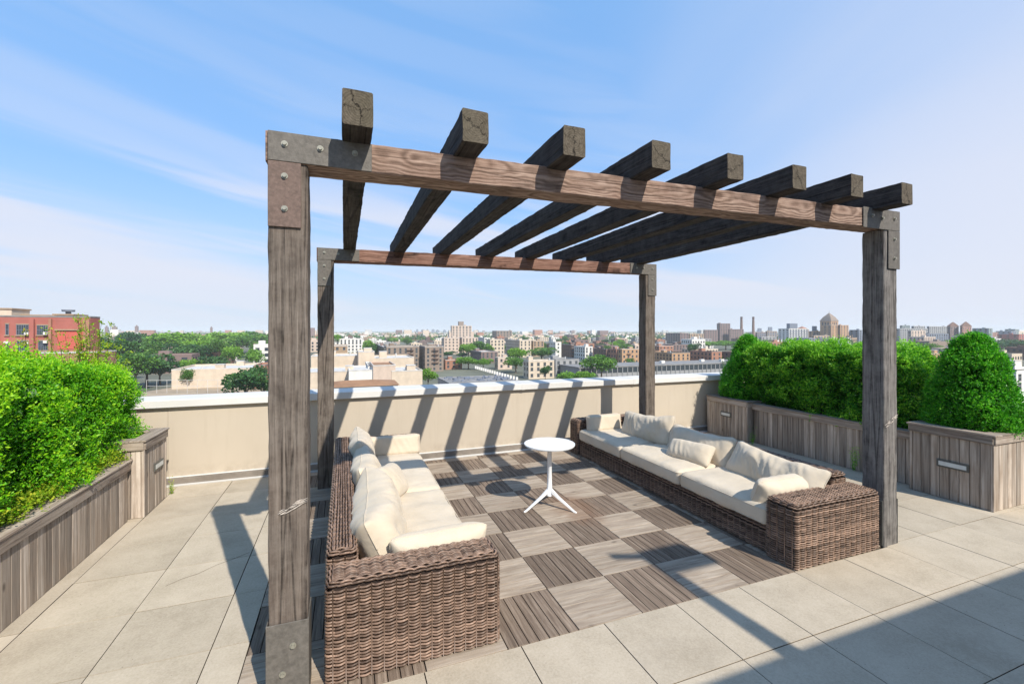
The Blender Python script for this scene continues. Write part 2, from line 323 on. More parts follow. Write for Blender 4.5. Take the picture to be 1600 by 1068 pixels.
M['lampframe'] = plain('bronze_lamp_frame', (0.10, 0.10, 0.09), 0.45, 0.2, 20)
M['wicker'] = plain('brown_wicker', (0.185, 0.122, 0.088), 0.36, 0.35, 26, 0.65)
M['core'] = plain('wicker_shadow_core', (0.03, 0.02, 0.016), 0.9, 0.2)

def paver_mat():
    m, t, b = newmat('sandy_concrete_paver'); v = coords(t, use_tint=True)
    f = mth('ADD', mth('MULTIPLY', nz(t, v, 2.6, 6, 0.65), 0.5, tree=t), mth('MULTIPLY', nz(t, v, 70, 4, 0.8), 0.5, tree=t), tree=t)
    c = ramp(t, f, [(0.37, (0.36, 0.305, 0.23)), (0.5, (0.44, 0.377, 0.29)), (0.63, (0.50, 0.432, 0.338))])
    a = node(t, 'ShaderNodeAttribute', attribute_name='tint'); k = mth('ADD', mth('MULTIPLY', a.outputs['Fac'], 0.14, tree=t), 0.93, tree=t)
    cc = t.nodes.new('ShaderNodeCombineXYZ'); [t.links.new(k, cc.inputs[i]) for i in range(3)]
    c = mixc_(t, 1.0, c, cc.outputs[0], 'MULTIPLY')
    vo = node(t, 'ShaderNodeTexVoronoi', Scale=26.0); t.links.new(v, vo.inputs['Vector'])
    sp = mth('MULTIPLY', ramp(t, vo.outputs['Distance'], [(0.05, (1, 1, 1)), (0.11, (0, 0, 0))]), ramp(t, nz(t, v, 5), [(0.52, (0, 0, 0)), (0.6, (1, 1, 1))]), tree=t)
    c = mixc_(t, mth('MULTIPLY', sp, 0.8, tree=t), c, (0.15, 0.12, 0.09))
    st = ramp(t, nz(t, v, 1.1, 6, 0.7, 1.0), [(0.56, (0, 0, 0)), (0.72, (1, 1, 1))])
    c = mixc_(t, mth('MULTIPLY', st, 0.22, tree=t), c, (0.27, 0.23, 0.185))
    t.links.new(c, b.inputs['Base Color']); b.inputs['Roughness'].default_value = 0.9; b.inputs['Specular IOR Level'].default_value = 0.15
    bump(t, b, nz(t, v, 160, 4, 0.7), 0.35, 0.002); return m
M['paver'] = paver_mat()
def fabric_mat():
    m, t, b = newmat('cream_canvas'); v = coords(t, use_rand=True)
    c = ramp(t, nz(t, v, 3.5, 4, 0.6), [(0.3, (0.52, 0.445, 0.34)), (0.55, (0.575, 0.495, 0.385)), (0.8, (0.61, 0.53, 0.42))])
    st = ramp(t, nz(t, v, 6, 5, 0.7), [(0.58, (0, 0, 0)), (0.78, (1, 1, 1))]); c = mixc_(t, mth('MULTIPLY', st, 0.12, tree=t), c, (0.40, 0.32, 0.23))
    t.links.new(c, b.inputs['Base Color']); b.inputs['Roughness'].default_value = 0.95; b.inputs['Specular IOR Level'].default_value = 0.1
    b.inputs['Sheen Weight'].default_value = 0.15
    cr_ = nz(t, v, 5, 3, 0.5, 1.2); fine = nz(t, v, 420, 2, 0.5)
    bump(t, b, mth('ADD', cr_, mth('MULTIPLY', fine, 0.06, tree=t), tree=t), 0.25, 0.03); return m
M['fabric'] = fabric_mat()
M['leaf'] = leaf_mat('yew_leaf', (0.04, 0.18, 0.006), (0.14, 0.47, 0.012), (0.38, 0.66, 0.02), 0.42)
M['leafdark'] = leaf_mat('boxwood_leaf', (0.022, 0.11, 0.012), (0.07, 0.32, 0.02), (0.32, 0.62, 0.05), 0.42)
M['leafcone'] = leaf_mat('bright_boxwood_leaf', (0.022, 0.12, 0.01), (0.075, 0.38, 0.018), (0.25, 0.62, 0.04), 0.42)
M['leafyellow'] = leaf_mat('yellow_green_leaf', (0.12, 0.24, 0.01), (0.28, 0.42, 0.02), (0.50, 0.52, 0.04), 0.35)
M['leaforange'] = leaf_mat('orange_green_leaf', (0.16, 0.22, 0.015), (0.34, 0.36, 0.03), (0.50, 0.24, 0.06), 0.35)
M['twig'] = plain('twig_bark', (0.06, 0.045, 0.03), 0.9, 0.3)
M['trunk'] = plain('tree_bark', (0.10, 0.075, 0.05), 0.9, 0.3)
M['treeleaf'] = leaf_mat('street_tree_leaf', (0.035, 0.10, 0.012), (0.085, 0.21, 0.025), (0.18, 0.33, 0.05), 0.3)
M['treelight'] = leaf_mat('bright_street_tree_leaf', (0.07, 0.17, 0.015), (0.16, 0.34, 0.03), (0.28, 0.47, 0.06), 0.3)
M['treedark'] = leaf_mat('dark_evergreen_leaf', (0.018, 0.065, 0.018), (0.045, 0.13, 0.03), (0.10, 0.22, 0.05), 0.25)

# ================================================================ TERRACE
GX0, GS, GY0, GT = 2.276-0.612*10, 0.612, 2.035-0.623*10, 0.623
DX0, DY0, DT = 1.475-0.51*4, 2.625, 0.513                            # deck tile grid
DXN, DYN = 10, 8
def in_deck(x, y): return DX0-0.001 < x < DX0+DXN*0.51 and DY0 < y < 6.9
mb = MB()
mb.box(-3.6, 9.2, -9, 7.5, -0.5, -0.03, 0)
tag(mb.build('roof_slab', [M['dark']]), kind='structure')
mb = MB()
xe = [GX0+GS*i for i in range(22)]; ye = [GY0+GT*i for i in range(19)]
for i in range(len(xe)-1):
    for j in range(len(ye)-1):
        x0, x1, y0, y1 = xe[i], xe[i+1], ye[j], ye[j+1]
        if y0 > 6.85: continue
        y1 = min(y1, 6.89)
        pieces = [(x0, x1)]
        dx1 = DX0+DXN*0.51
        if y0 > 2.5:
            pieces = []
            if x0 < DX0: pieces.append((x0, min(x1, DX0)))
            if x1 > dx1: pieces.append((max(x0, dx1), x1))
        elif abs(y1-2.658) < 0.02 and x1 > DX0 and x0 < dx1: y1 = DY0-0.0
        for a, b in pieces:
            if b-a < 0.03: continue
            g = 0.0034; dz = random.uniform(-0.0015, 0.0015)
            mb.box(a+g, b-g, y0+g, y1-g, -0.026, dz-0.004, 1, 0.5); mb.box(a+g, b-g, y0+g, y1-g, dz-0.0035, dz, 0, random.random())
ck_ = [(-1.31, 4.22), (-1.22, 4.30), (-1.13, 4.34), (-1.02, 4.45), (-0.90, 4.52), (-0.80, 4.60)]
for (ax_, ay_), (bx_, by_) in zip(ck_[:-1], ck_[1:]): mb.add([(ax_, ay_-.003, .0022), (bx_, by_-.003, .0022), (bx_, by_+.003, .0022), (ax_, ay_+.003, .0022)], [(0, 1, 2, 3)], 1)
tag(mb.build('paving', [M['paver'], M['joint']]), kind='structure')
mb = MB()
for i in range(DXN):
    for j in range(DYN+1):
        x0, y0 = DX0+0.51*i, DY0+DT*j; x1, y1 = x0+0.51, min(y0+DT, 6.88)
        if y1-y0 < 0.05: continue
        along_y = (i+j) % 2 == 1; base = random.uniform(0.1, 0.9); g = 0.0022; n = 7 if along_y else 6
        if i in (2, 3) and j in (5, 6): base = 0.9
        for k in range(n):
            tn = min(1, max(0, base*0.6+0.4*random.random()))
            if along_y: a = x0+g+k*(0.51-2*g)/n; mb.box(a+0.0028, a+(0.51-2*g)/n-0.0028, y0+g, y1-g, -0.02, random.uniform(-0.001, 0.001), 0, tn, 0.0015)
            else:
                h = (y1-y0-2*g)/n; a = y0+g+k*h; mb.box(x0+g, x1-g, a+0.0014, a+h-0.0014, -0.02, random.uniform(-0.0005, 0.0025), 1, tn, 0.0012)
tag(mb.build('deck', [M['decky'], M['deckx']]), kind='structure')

# parapet
pw = thing('parapet_wall', 'cream rendered parapet with pale metal coping behind the pergola', 'parapet wall', (2.5, 7.0, 0))
mb = MB()
pj = [-5.9, -4.66, 2.9, 6.1]
for a, b_ in zip(pj[:-1], pj[1:]): mb.box(a+.0015, b_-.0015, 0.04, 0.06, -0.1, 1.0, 0)
mb.box(-5.9, 6.1, 0.061, 0.40, -0.1, 1.0, 0)
mb.build('wall', [M['stucco']], pw)
mb = MB()
jx = [-5.9, -2.95, 0.34, 2.6, 4.4, 6.1]
for a, b in zip(jx[:-1], jx[1:]):
    mb.box(a+0.002, b-0.002, -0.025, 0.47, 1.002, 1.105, 0, random.random(), 0.008)
for a in jx[1:-1]: mb.box(a-0.03, a+0.03, -0.028, 0.473, 1.0, 1.109, 0, 0.2, 0.006)
mb.build('coping', [M['coping']], pw)
mb = MB(); mb.box(-5.9, 6.1, -0.045, 0.038, -0.02, 0.075, 0); mb.box(-5.9, 6.1, 0.002, 0.038, 0.077, 0.092, 1, 0.5, 0.003); mb.box(-5.9, 6.1, -0.072, -0.047, -0.02, 0.008, 1, 0.5, 0.002)
mb.build('base_flashing', [M['flash'], M['coping']], pw)

# ================================================================ PERGOLA
SLOPE = 0.0122
def timber(name, parent, p0, length, wy, hz_, direction, mats, seed, rough=0.004, endmat=True, twist=0):
    "sawn timber along local X, origin at the bottom centre of its start"
    n = max(6, int(length/0.05)); mb = MB(); r = random.Random(seed)
    c = 0.006
    prof = np.array([(-wy/2+c, 0), (-wy/4, 0), (0, 0), (wy/4, 0), (wy/2-c, 0), (wy/2, c), (wy/2, hz_/3), (wy/2, 2*hz_/3), (wy/2, hz_-c), (wy/2-c, hz_), (wy/4, hz_), (0, hz_), (-wy/4, hz_), (-wy/2+c, hz_), (-wy/2, hz_-c), (-wy/2, 2*hz_/3), (-wy/2, hz_/3), (-wy/2, c)])
    k = len(prof); V = []
    for i in range(n+1):
        x = length*i/n
        for j, (y, z) in enumerate(prof):
            q = Vector((x*3.0+seed*7, y*9, z*9)); q2 = Vector((x*14+seed*3, y*30, z*30))
            d1 = noise.noise(q)*rough*1.4; d2 = noise.noise(q2)*rough
            edge = 1.6 if j in (0, 4, 5, 8, 9, 13, 14, 17) else 0.5
            cy, cz = y, z-hz_/2; l = math.hypot(cy, cz)
            s = 1+(d1+d2*edge)/l
            V.append((x+(noise.noise(q2)*0.004 if i in (0, n) else 0), cy*s, cz*s+hz_/2))
    i = np.arange(n)[:, None]*k; j = np.arange(k)[None]; j2 = (j+1) % k
    mb.add(V, np.stack([i+j, i+k+j, i+k+j2, i+j2], -1).reshape(-1, 4), 0)
    mb.f.append((np.arange(k)[None], 1 if endmat else 0, np.array([.5]), False)); mb.f.append((np.arange(k)[None, ::-1]+n*k, 1 if endmat else 0, np.array([.5]), False))
    o = mb.build(name, mats, parent); o.location = p0; o.rotation_euler = direction
    return o
pg = thing('pergola', 'weathered heavy timber pergola with eight dark rafters over the sofas', 'pergola', (0, 0, 0))
ROT_X = (0, 0, 0); ROT_Y = (0, 0, R(90)); ROT_Z = (0, -R(90), 0)
FZ, BY0 = 2.636, 6.12
def beam_bottom(x): return 2.895+SLOPE*x
posts = [(-0.374, FZ, 2.90-0.005, M['post'], 1, 0), (4.69, FZ, 2.945, M['postgrey'], 2, 0), (-0.315, BY0, 2.90, M['post'], 3, 0), (4.69, BY0, 2.945, M['post'], 4, 0)]
plabels = ['grey brown front post with a splintered gouge and a steel base', 'silver grey front post beside the wicker arm', 'brown rear post at the left end of the parapet', 'dark rear post behind the far sofa end']
for (x, y, h, m, sd_, _), lb in zip(posts, plabels):
    o = timber('post', pg, (x+0.095, y+0.095, -0.01), h+0.01, 0.19, 0.19, ROT_Z, [m, M['rafterend']], sd_, 0.003)
    o.location.x = x+0.19; o.location.y = y+0.095; o['label'] = lb
    # local X -> up, local Z -> -X, so origin sits at the +X side
for y, m, x0, sd_ in ((FZ, M['beam'], -0.385, 11), (BY0, M['beamred'], -0.325, 12)):
    o = timber('beam', pg, (x0, y+0.095, beam_bottom(x0)), 4.89-x0, 0.19, 0.165, (0, -math.atan(SLOPE), 0), [m, M['rafterend']], sd_, 0.003)
    o['label'] = 'reddish front beam with flame grain' if sd_ == 11 else 'red brown rear beam'
rx = [-0.01, 0.615, 1.235, 1.885, 2.53, 3.19, 3.84, 4.50]
for i, x in enumerate(rx):
    zt = beam_bottom(x)+0.165
    timber('rafter', pg, (x+0.075, 2.40+random.uniform(-.008, .008), zt-0.012), 4.20+random.uniform(-.03, .03), 0.15, 0.18, ROT_Y, [M['rafter'], M['rafterend']], 30+i*5, 0.0032)
def bolt_mesh(y, x, z, parent):
    b = MB(); b.cyl((x, y-0.004, z), 0.0165, 0.004, 16, 0, 0.1, axis='y'); b.cyl((x, y-0.015, z), 0.0105, 0.011, 6, 0, 0.6, axis='y')
    return b.build('bolt', [M['bolt']], parent)
def lplate(side, x0, yf, zt, wv, harm, hleg, mats, arm_h):
    "L-shaped plate: arm along the beam, leg down the post"
    root = None; mb = MB(); t = 0.008
    if side > 0:
        xa, xb = x0, x0+harm; la, lb_ = x0, x0+wv
    else: xa, xb = x0-harm, x0; la, lb_ = x0-wv, x0
    sl = SLOPE*0
    mb.box(xa, xb, yf-t, yf-0.0005, zt-arm_h, zt, 0, 0.5, 0.002)
    zl = zt-arm_h-0.002
    mb.box(la, lb_, yf-t, yf-0.0005, zl-hleg, zl, 1, 0.4, 0.002)
    o = mb.build('corner_plate', mats, pg)
    cxp = (la+lb_)/2
    bx = [cxp, cxp+side*(harm-wv)*0.48, cxp+side*(harm-wv)*0.97] if side > 0 else [cxp, cxp+side*(harm-wv)*0.5, cxp+side*(harm-wv)*0.9]
    for q in bx: bolt_mesh(yf-t, q, zt-arm_h*0.42+random.uniform(-.008, .008), o)
    for q in (0.22, 0.72): bolt_mesh(yf-t, cxp, zl-hleg*q, o)
    return o
lplate(1, -0.374, FZ-0.006, 3.052, 0.158, 0.52, 0.345, [M['plate'], M['platered']], 0.155)['label'] = 'grey and rusty corner plate with five bolts'
lplate(-1, 4.898, FZ-0.006, 3.122, 0.168, 0.522, 0.355, [M['plate'], M['plate']], 0.185)
lplate(1, -0.315, BY0-0.006, 3.055, 0.16, 0.50, 0.33, [M['plate'], M['plate']], 0.15)
lplate(-1, 4.898, BY0-0.006, 3.115, 0.168, 0.52, 0.35, [M['plate'], M['plate']], 0.175)
mb = MB(); mb.box(-0.384, -0.178, FZ-0.014, FZ-0.006, -0.001, 0.455, 0, 0.3, 0.002); mb.box(-0.186, -0.178, FZ-0.005, FZ+0.2, -0.001, 0.455, 0, 0.3, 0.002)
mb.box(-0.384, -0.378, FZ-0.005, FZ+0.2, -0.001, 0.455, 0, 0.3, 0.002)
bp = mb.build('base_plate', [M['plate']], pg)
for q, z in ((-0.255, 0.33), (-0.305, 0.19), (-0.255, 0.06)): bolt_mesh(FZ-0.014, q, z, bp)
for px_, py_ in ((4.69, FZ), (4.69, BY0)):
    mb = MB(); mb.box(px_-0.009, px_-0.001, py_+0.01, py_+0.19, 0, 0.42, 0, 0.1, 0.002); mb.box(px_+0.192, px_+0.20, py_-0.002, py_+0.19, 0, 0.42, 0, 0.1, 0.002)
    mb.build('base_plate', [M['lampframe']], pg)
# splintered gouges in the two front posts
def gouge(cx_, y, z, s, ax):
    mb = MB(); r = random.Random(int(z*100))
    for k in range(26):
        a = (r.random()-.5)*s; b = a*0.5+(r.random()-.5)*0.035; ln = r.uniform(.02, .05)
        p = [(0, 0, 0), (ln*.5, 0, ln*.22), (ln, 0, ln*.4)]
        for i, q in enumerate(p): p[i] = (cx_+a+q[0], y-r.uniform(0, .004), z+b+q[2]) if ax == 'x' else (y, cx_+a+q[0], z+b+q[2])
        mb.tube(p, [0.0012, 0.0028, 0.0008], 5, 0, 0.5)
    o = mb.build('splinter', [M['splint']], pg); return o
M['splint'] = plain('fresh_split_wood', (0.42, 0.37, 0.32), 0.9, 0.2)
gouge(-0.27, FZ-0.004, 1.06, 0.12, 'x'); gouge(4.77, FZ-0.004, 1.155, 0.16, 'x')

# ================================================================ WICKER SOFAS
def frame_strand(P, Nn, out, dz, wdt, thk, mb, tint, Uv):
    "flat cane strand: P path points, Nn outward normals, Uv sideways vectors"
    n = len(P); C_ = P+Nn*out[:, None]+Uv*dz[:, None]
    a = C_+Nn*thk; b = C_+Uv*wdt; c = C_-Nn*thk; d = C_-Uv*wdt
    V = np.stack([a, b, c, d], 1).reshape(-1, 3); i = np.arange(n-1)[:, None]*4; j = np.arange(4)[None]; j2 = (j+1) % 4
    Fc = np.stack([i+j, i+j2, i+4+j2, i+4+j], -1).reshape(-1, 4)
    mb.add(V, Fc, 0, tint, True)
STK, PIT = 0.070, 0.0188
def weave(mb, P, Nn, Uv, row, rr, step_tint=0.25, closed=False):
    seg = np.linalg.norm(np.diff(P, axis=0), axis=1); s = np.concatenate([[0], np.cumsum(seg)])
    tot = s[-1]; n = max(4, int(tot/0.0105)); ss = np.linspace(0, tot, n)
    Pi = np.stack([np.interp(ss, s, P[:, k]) for k in range(3)], 1); Ni = np.stack([np.interp(ss, s, Nn[:, k]) for k in range(3)], 1)
    Ni /= np.linalg.norm(Ni, axis=1)[:, None]+1e-9; Ui = np.stack([np.interp(ss, s, Uv[:, k]) for k in range(3)], 1)
    Ui /= np.linalg.norm(Ui, axis=1)[:, None]+1e-9
    t = np.mod(ss/STK+0.04*math.sin(row*0.9), 1.0)
    o = 0.0125*np.sin(np.pi*t)-0.006+rr.normal(0, 0.0006, n)
    d = PIT*0.26*(t-0.5)+0.0012*np.sin(ss*7+row*1.7)+rr.normal(0, 0.0004, n)
    cell = (np.floor(ss/STK)).astype(int)
    base = np.clip(rr.normal(0.5, 0.16)+rr.normal(0, 0.14, cell.max()+2)[cell], 0, 1)
    frame_strand(Pi, Ni, o, d, PIT*0.40, 0.0062, mb, np.repeat(base[:-1], 4), Ui)
def wicker_block(x0, x1, y0, y1, z0, z1, parent, name, label=None, seed=0, r=0.035, dome=0.0, flare=0.0):
    mb = MB(); rr = np.random.default_rng(seed)
    def ring(inset, z, nz_, row):
        rc = max(0.006, r-inset); pts = []; nn = []
        X0, X1, Y0, Y1 = x0+inset, x1-inset, y0+inset, y1-inset
        for cx_, cy_, a0 in ((X1-rc, Y0+rc, -90), (X1-rc, Y1-rc, 0), (X0+rc, Y1-rc, 90), (X0+rc, Y0+rc, 180)):
            for a in range(0, 91, 15):
                th = R(a0+a); pts.append((cx_+rc*math.cos(th), cy_+rc*math.sin(th), z)); nn.append((math.cos(th)*math.cos(nz_), math.sin(th)*math.cos(nz_), math.sin(nz_)))
        pts.append(pts[0]); nn.append(nn[0]); P = np.array(pts); Nn = np.array(nn)
        hor = Nn.copy(); hor[:, 2] = 0; hor /= np.linalg.norm(hor, axis=1)[:, None]
        Uv = -hor*math.sin(nz_); Uv[:, 2] = math.cos(nz_)
        weave(mb, P, Nn, Uv, row, rr)
    row = 0; z = z0+PIT*0.5
    while z < z1-r: ring(0, z, 0, row); z += PIT; row += 1
    na = int(r*1.57/PIT)+1
    for k in range(1, na+1):
        a = k/na*math.pi/2*0.97; ring(r*(1-math.cos(a)), z1-r+r*math.sin(a), a, row); row += 1
    lx, ly = x1-x0, y1-y0; along_x = lx >= ly
    a0, a1 = (y0+r, y1-r) if along_x else (x0+r, x1-r); q = a0+PIT*0.3
    while q < a1:
        if along_x: e0, e1 = x0+r*.8, x1-r*.8; P = np.array([(e0, q, z1), ((e0+e1)/2, q, z1+dome), (e1, q, z1)]); U = (0, 1, 0)
        else: e0, e1 = y0+r*.8, y1-r*.8; P = np.array([(q, e0, z1), (q, (e0+e1)/2, z1+dome), (q, e1, z1)]); U = (1, 0, 0)
        weave(mb, P, np.tile((0, 0, 1.), (3, 1)), np.tile(U, (3, 1)).astype(float), row, rr); q += PIT; row += 1
    c = 0.014
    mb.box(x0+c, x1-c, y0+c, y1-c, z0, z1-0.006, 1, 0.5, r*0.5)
    # stakes
    for s_ in np.arange(STK*.5, lx, STK):
        for yy in (y0+0.001, y1-0.001): mb.tube([(x0+s_, yy, z0), (x0+s_, yy, z1-r)], 0.005, 5, 0, 0.35)
    for s_ in np.arange(STK*.5, ly, STK):
        for xx in (x0+0.001, x1-0.001): mb.tube([(xx, y0+s_, z0), (xx, y0+s_, z1-r)], 0.005, 5, 0, 0.35)
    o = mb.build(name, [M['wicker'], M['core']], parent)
    if label: o['label'] = label
    return o

def soft_box(name, size, parent=None, seed=0, puff=0.02, crumple=0.012, n=26, rad=0.05, piping=True, wr=6.0):
    "seat cushion: rounded, slightly puffed block, origin at the bottom centre"
    sx, sy, sz = size; V = []; Fc = []; mb = MB()
    nx = max(8, int(sx/0.03)); ny = max(8, int(sy/0.03)); nzv = 8
    def pt(a, b, c):
        x, y, z = a*sx/2, b*sy/2, c*sz/2
        r = min(rad, sz*0.45); ix = max(-sx/2+r, min(sx/2-r, x)); iy = max(-sy/2+r, min(sy/2-r, y)); iz = max(-sz/2+r, min(sz/2-r, z))
        d = Vector((x-ix, y-iy, z-iz)); l = d.length
        if l > 1e-9: d = d/l*r
        p = Vector((ix, iy, iz))+d
        nrm = d.normalized() if l > 1e-9 else Vector((0, 0, 1 if c > 0 else -1))
        k = puff*(1-a**4)*(1-b**4) if c > 0 else 0
        q = Vector((p.x*wr*.35+seed*5, p.y*wr, p.z*4)); q2 = Vector((p.x*wr*1.4+seed, p.y*wr*2.7+seed*2, p.z*6))
        disp = crumple*noise.noise(q)+crumple*0.35*(1-abs(noise.noise(q2))*2)
        p += nrm*disp; p.z += k
        return p
    def grid(f, n1, n2, flip):
        base = len(V)
        for i in range(n1+1):
            for j in range(n2+1): V.append(tuple(f(-1+2*i/n1, -1+2*j/n2)))
        for i in range(n1):
            for j in range(n2):
                q = [base+i*(n2+1)+j, base+(i+1)*(n2+1)+j, base+(i+1)*(n2+1)+j+1, base+i*(n2+1)+j+1]; Fc.append(q[::-1] if flip else q)
    grid(lambda a, b: pt(a, b, 1), nx, ny, False); grid(lambda a, b: pt(a, b, -1), nx, ny, True)
    grid(lambda a, c: pt(a, -1, c), nx, nzv, False); grid(lambda a, c: pt(a, 1, c), nx, nzv, True)
    grid(lambda b, c: pt(1, b, c), ny, nzv, False); grid(lambda b, c: pt(-1, b, c), ny, nzv, True)
    V = np.array(V); V[:, 2] += sz/2
    mb.add(V, Fc, 0, 0.5, True)
    if piping:
        for zc in (sz*0.86, sz*0.14):
            P = []; rc = 0.05
            for cx_, cy_, a0 in ((sx/2-rc, -sy/2+rc, -90), (sx/2-rc, sy/2-rc, 0), (-sx/2+rc, sy/2-rc, 90), (-sx/2+rc, -sy/2+rc, 180)):
                for a in range(0, 91, 15): P.append((cx_+(rc-.004)*math.cos(R(a0+a)), cy_+(rc-.004)*math.sin(R(a0+a)), zc))
            P.append(P[0]); mb.tube(P, 0.005, 6, 0, 0.4, False)
    o = mb.build(name, [M['fabric']], parent); return o
def pillow(name, wd, ht, th, M4, label, group, seed=0, crumple=0.02, droop=0.0, parent=None, sag=0.0, square=2.6):
    "loose stuffed cushion: wd along X, ht along Z, thickness along Y, centred"
    n = 56; mb = MB(); V = []; Fc = []
    def side(sg):
        base = len(V)
        for i in range(n+1):
            for j in range(n+1):
                a = -1+2*i/n; b = -1+2*j/n
                # pinched outline: sides bow in a little between the corners
                x = a*wd/2*(1-0.05*(1-b*b)*abs(a)**3); z = b*ht/2*(1-0.07*(1-a*a)*abs(b)**3)
                prof = (max(0, 1-abs(a)**square)**0.55)*(max(0, 1-abs(b)**square)**0.55)
                cr_ = (abs(a)*abs(b))**7; x *= 1-0.10*cr_; z *= 1-0.14*cr_
                t_ = th/2*prof
                q = Vector((x*5+seed*3.1, z*5+seed, sg*1.3)); q2 = Vector((x*13+z*6+seed, z*2.6-x*1.2, sg+seed))
                w1 = noise.noise(q); w2 = 1-2*abs(noise.noise(q2)); w3 = noise.noise(q2*2.3)
                ed = prof**0.35
                y = sg*(t_+crumple*(w1*1.1+(w2-0.5)*0.5+w3*0.08)*ed*(0.5+0.5*prof))
                zz_ = z+droop*(a*a)*0-sag*(1-a*a)*(1 if b > 0 else 0.2)*max(0, b)+crumple*0.5*noise.noise(Vector((x*8+seed, z*8, 3)))
                y += droop*(b*b)
                V.append((x+crumple*0.4*noise.noise(Vector((x*6, z*6+seed, 7))), y, zz_))
        for i in range(n):
            for j in range(n):
                q = [base+i*(n+1)+j, base+(i+1)*(n+1)+j, base+(i+1)*(n+1)+j+1, base+i*(n+1)+j+1]; Fc.append(q if sg < 0 else q[::-1])
    side(-1); side(1)
    # weld the rims by averaging
    V = np.array(V); m = (n+1)**2; rim = [i*(n+1)+j for i in range(n+1) for j in range(n+1) if i in (0, n) or j in (0, n)]
    av = (V[rim]+V[[k+m for k in rim]])/2; V[rim] = av; V[[k+m for k in rim]] = av
    mb.add(V, Fc, 0, 0.5, True)
    P = [V[i*(n+1)] for i in range(0, n+1)]+[V[n*(n+1)+j] for j in range(1, n+1)]+[V[i*(n+1)+n] for i in range(n-1, -1, -1)]+[V[j] for j in range(n-1, -1, -1)]
    mb.tube(np.array(P), 0.0045, 5, 0, 0.5, False)
    o = mb.build(name, [M['fabric']], parent); o.matrix_world = M4
    if parent is None: tag(o, label, 'cushion' if name == 'back_cushion' else 'pillow', group)
    return o
def place(x, y, z, yaw=0, lean=0, roll=0): # yaw about Z, lean about local X, roll about local Y
    return Matrix.Translation((x, y, z))@Matrix.Rotation(R(yaw), 4, 'Z')@Matrix.Rotation(R(lean), 4, 'X')@Matrix.Rotation(R(roll), 4, 'Y')

# left sofa
sl = thing('wicker_sofa', 'brown wicker sofa on the left, seen over its near arm behind the gouged post', 'sofa', (0, 0, 0))
wicker_block(-0.095, 0.935, 2.70, 2.95, 0.01, 0.575, sl, 'arm', None, 1)
wicker_block(-0.095, 0.935, 6.12, 6.36, 0.01, 0.56, sl, 'arm', None, 2)
wicker_block(-0.10, 0.075, 2.955, 6.115, 0.01, 0.635, sl, 'backrest', None, 3)
wicker_block(0.08, 0.91, 2.955, 6.115, 0.01, 0.24, sl, 'seat_base', None, 4)
for k, (y0, y1) in enumerate(((2.97, 4.53), (4.54, 6.10))):
    o = soft_box('seat_cushion', (0.82, y1-y0, 0.15), sl, 3+k, 0.02, 0.012); o.location = (0.525, (y0+y1)/2, 0.245)
g1 = 'loose cream cushions on the left wicker sofa'
pillow('back_cushion', 1.25, 0.50, 0.36, place(0.245, 3.66, 0.555, 86, -24, -2), 'large crumpled cream back cushion nearest the camera on the left sofa', g1, 1, 0.03, 0, None, 0.05, 3.4)
pillow('back_cushion', 1.15, 0.46, 0.28, place(0.205, 4.72, 0.565, 88, -18, 1), 'creased cream back cushion in the middle of the left sofa', g1, 2, 0.03, 0, None, 0.06)
pillow('back_cushion', 1.05, 0.48, 0.26, place(0.20, 5.60, 0.575, 90, -14, 2), 'cream back cushion crossed by a shadow at the far end of the left sofa', g1, 3, 0.025, 0, None, 0.03)
pillow('pillow', 0.70, 0.26, 0.21, place(0.62, 3.07, 0.505, 3, 14, 0), 'long cream pillow lying along the near wicker arm of the left sofa', g1, 4, 0.014, 0, None, 0, 3.2)
pillow('pillow', 0.78, 0.27, 0.18, place(0.57, 5.99, 0.505, 0, -10, 0), 'boxy cream pillow against the far arm of the left sofa', g1, 5, 0.006, square=8)
pillow('pillow', 0.62, 0.36, 0.19, place(0.44, 4.48, 0.535, 76, -34, 12), 'small cream pillow leaning on the back cushions of the left sofa', g1, 6, 0.01)
# right sofa
sr = thing('wicker_sofa', 'long brown wicker sofa on the right beside the silver grey post', 'sofa', (0, 0, 0))
wicker_block(3.515, 4.595, 2.62, 2.905, 0.01, 0.535, sr, 'arm', None, 5)
wicker_block(3.53, 4.60, 6.34, 6.60, 0.01, 0.545, sr, 'arm', None, 6)
wicker_block(4.40, 4.60, 2.91, 6.335, 0.01, 0.615, sr, 'backrest', None, 7)
wicker_block(3.56, 4.395, 2.91, 6.335, 0.01, 0.235, sr, 'seat_base', None, 8)
for k, (y0, y1) in enumerate(((2.915, 4.03), (4.04, 5.18), (5.19, 6.33))):
    o = soft_box('seat_cushion', (0.85, y1-y0-0.005, 0.17), sr, 13+k, 0.02, 0.010); o.location = (3.965, (y0+y1)/2, 0.24)
g2 = 'loose cream cushions on the right wicker sofa'
pillow('back_cushion', 1.14, 0.45, 0.28, place(4.20, 3.39, 0.535, -92, -30, 2), 'large heavily wrinkled cream back cushion next to the near arm of the right sofa', g2, 11, 0.034, 0, None, 0.05)
pillow('back_cushion', 1.10, 0.44, 0.24, place(4.24, 4.48, 0.545, -90, -24, -1), 'cream back cushion in the middle of the right sofa, behind the small pillow', g2, 12, 0.022, 0, None, 0.04)
pillow('back_cushion', 1.05, 0.46, 0.24, place(4.19, 5.45, 0.58, -86, -20, -5), 'slumped cream back cushion near the far corner of the right sofa', g2, 13, 0.028, 0, None, 0.04)
pillow('pillow', 0.78, 0.27, 0.24, place(3.95, 3.05, 0.49, -3, 22, 0), 'plump cream pillow against the near wicker arm of the right sofa', g2, 14, 0.016, 0, None, 0, 3.2)
pillow('pillow', 0.64, 0.27, 0.18, place(3.93, 6.20, 0.525, 0, -8, 0), 'boxy cream pillow against the far arm of the right sofa', g2, 15, 0.006, square=8)
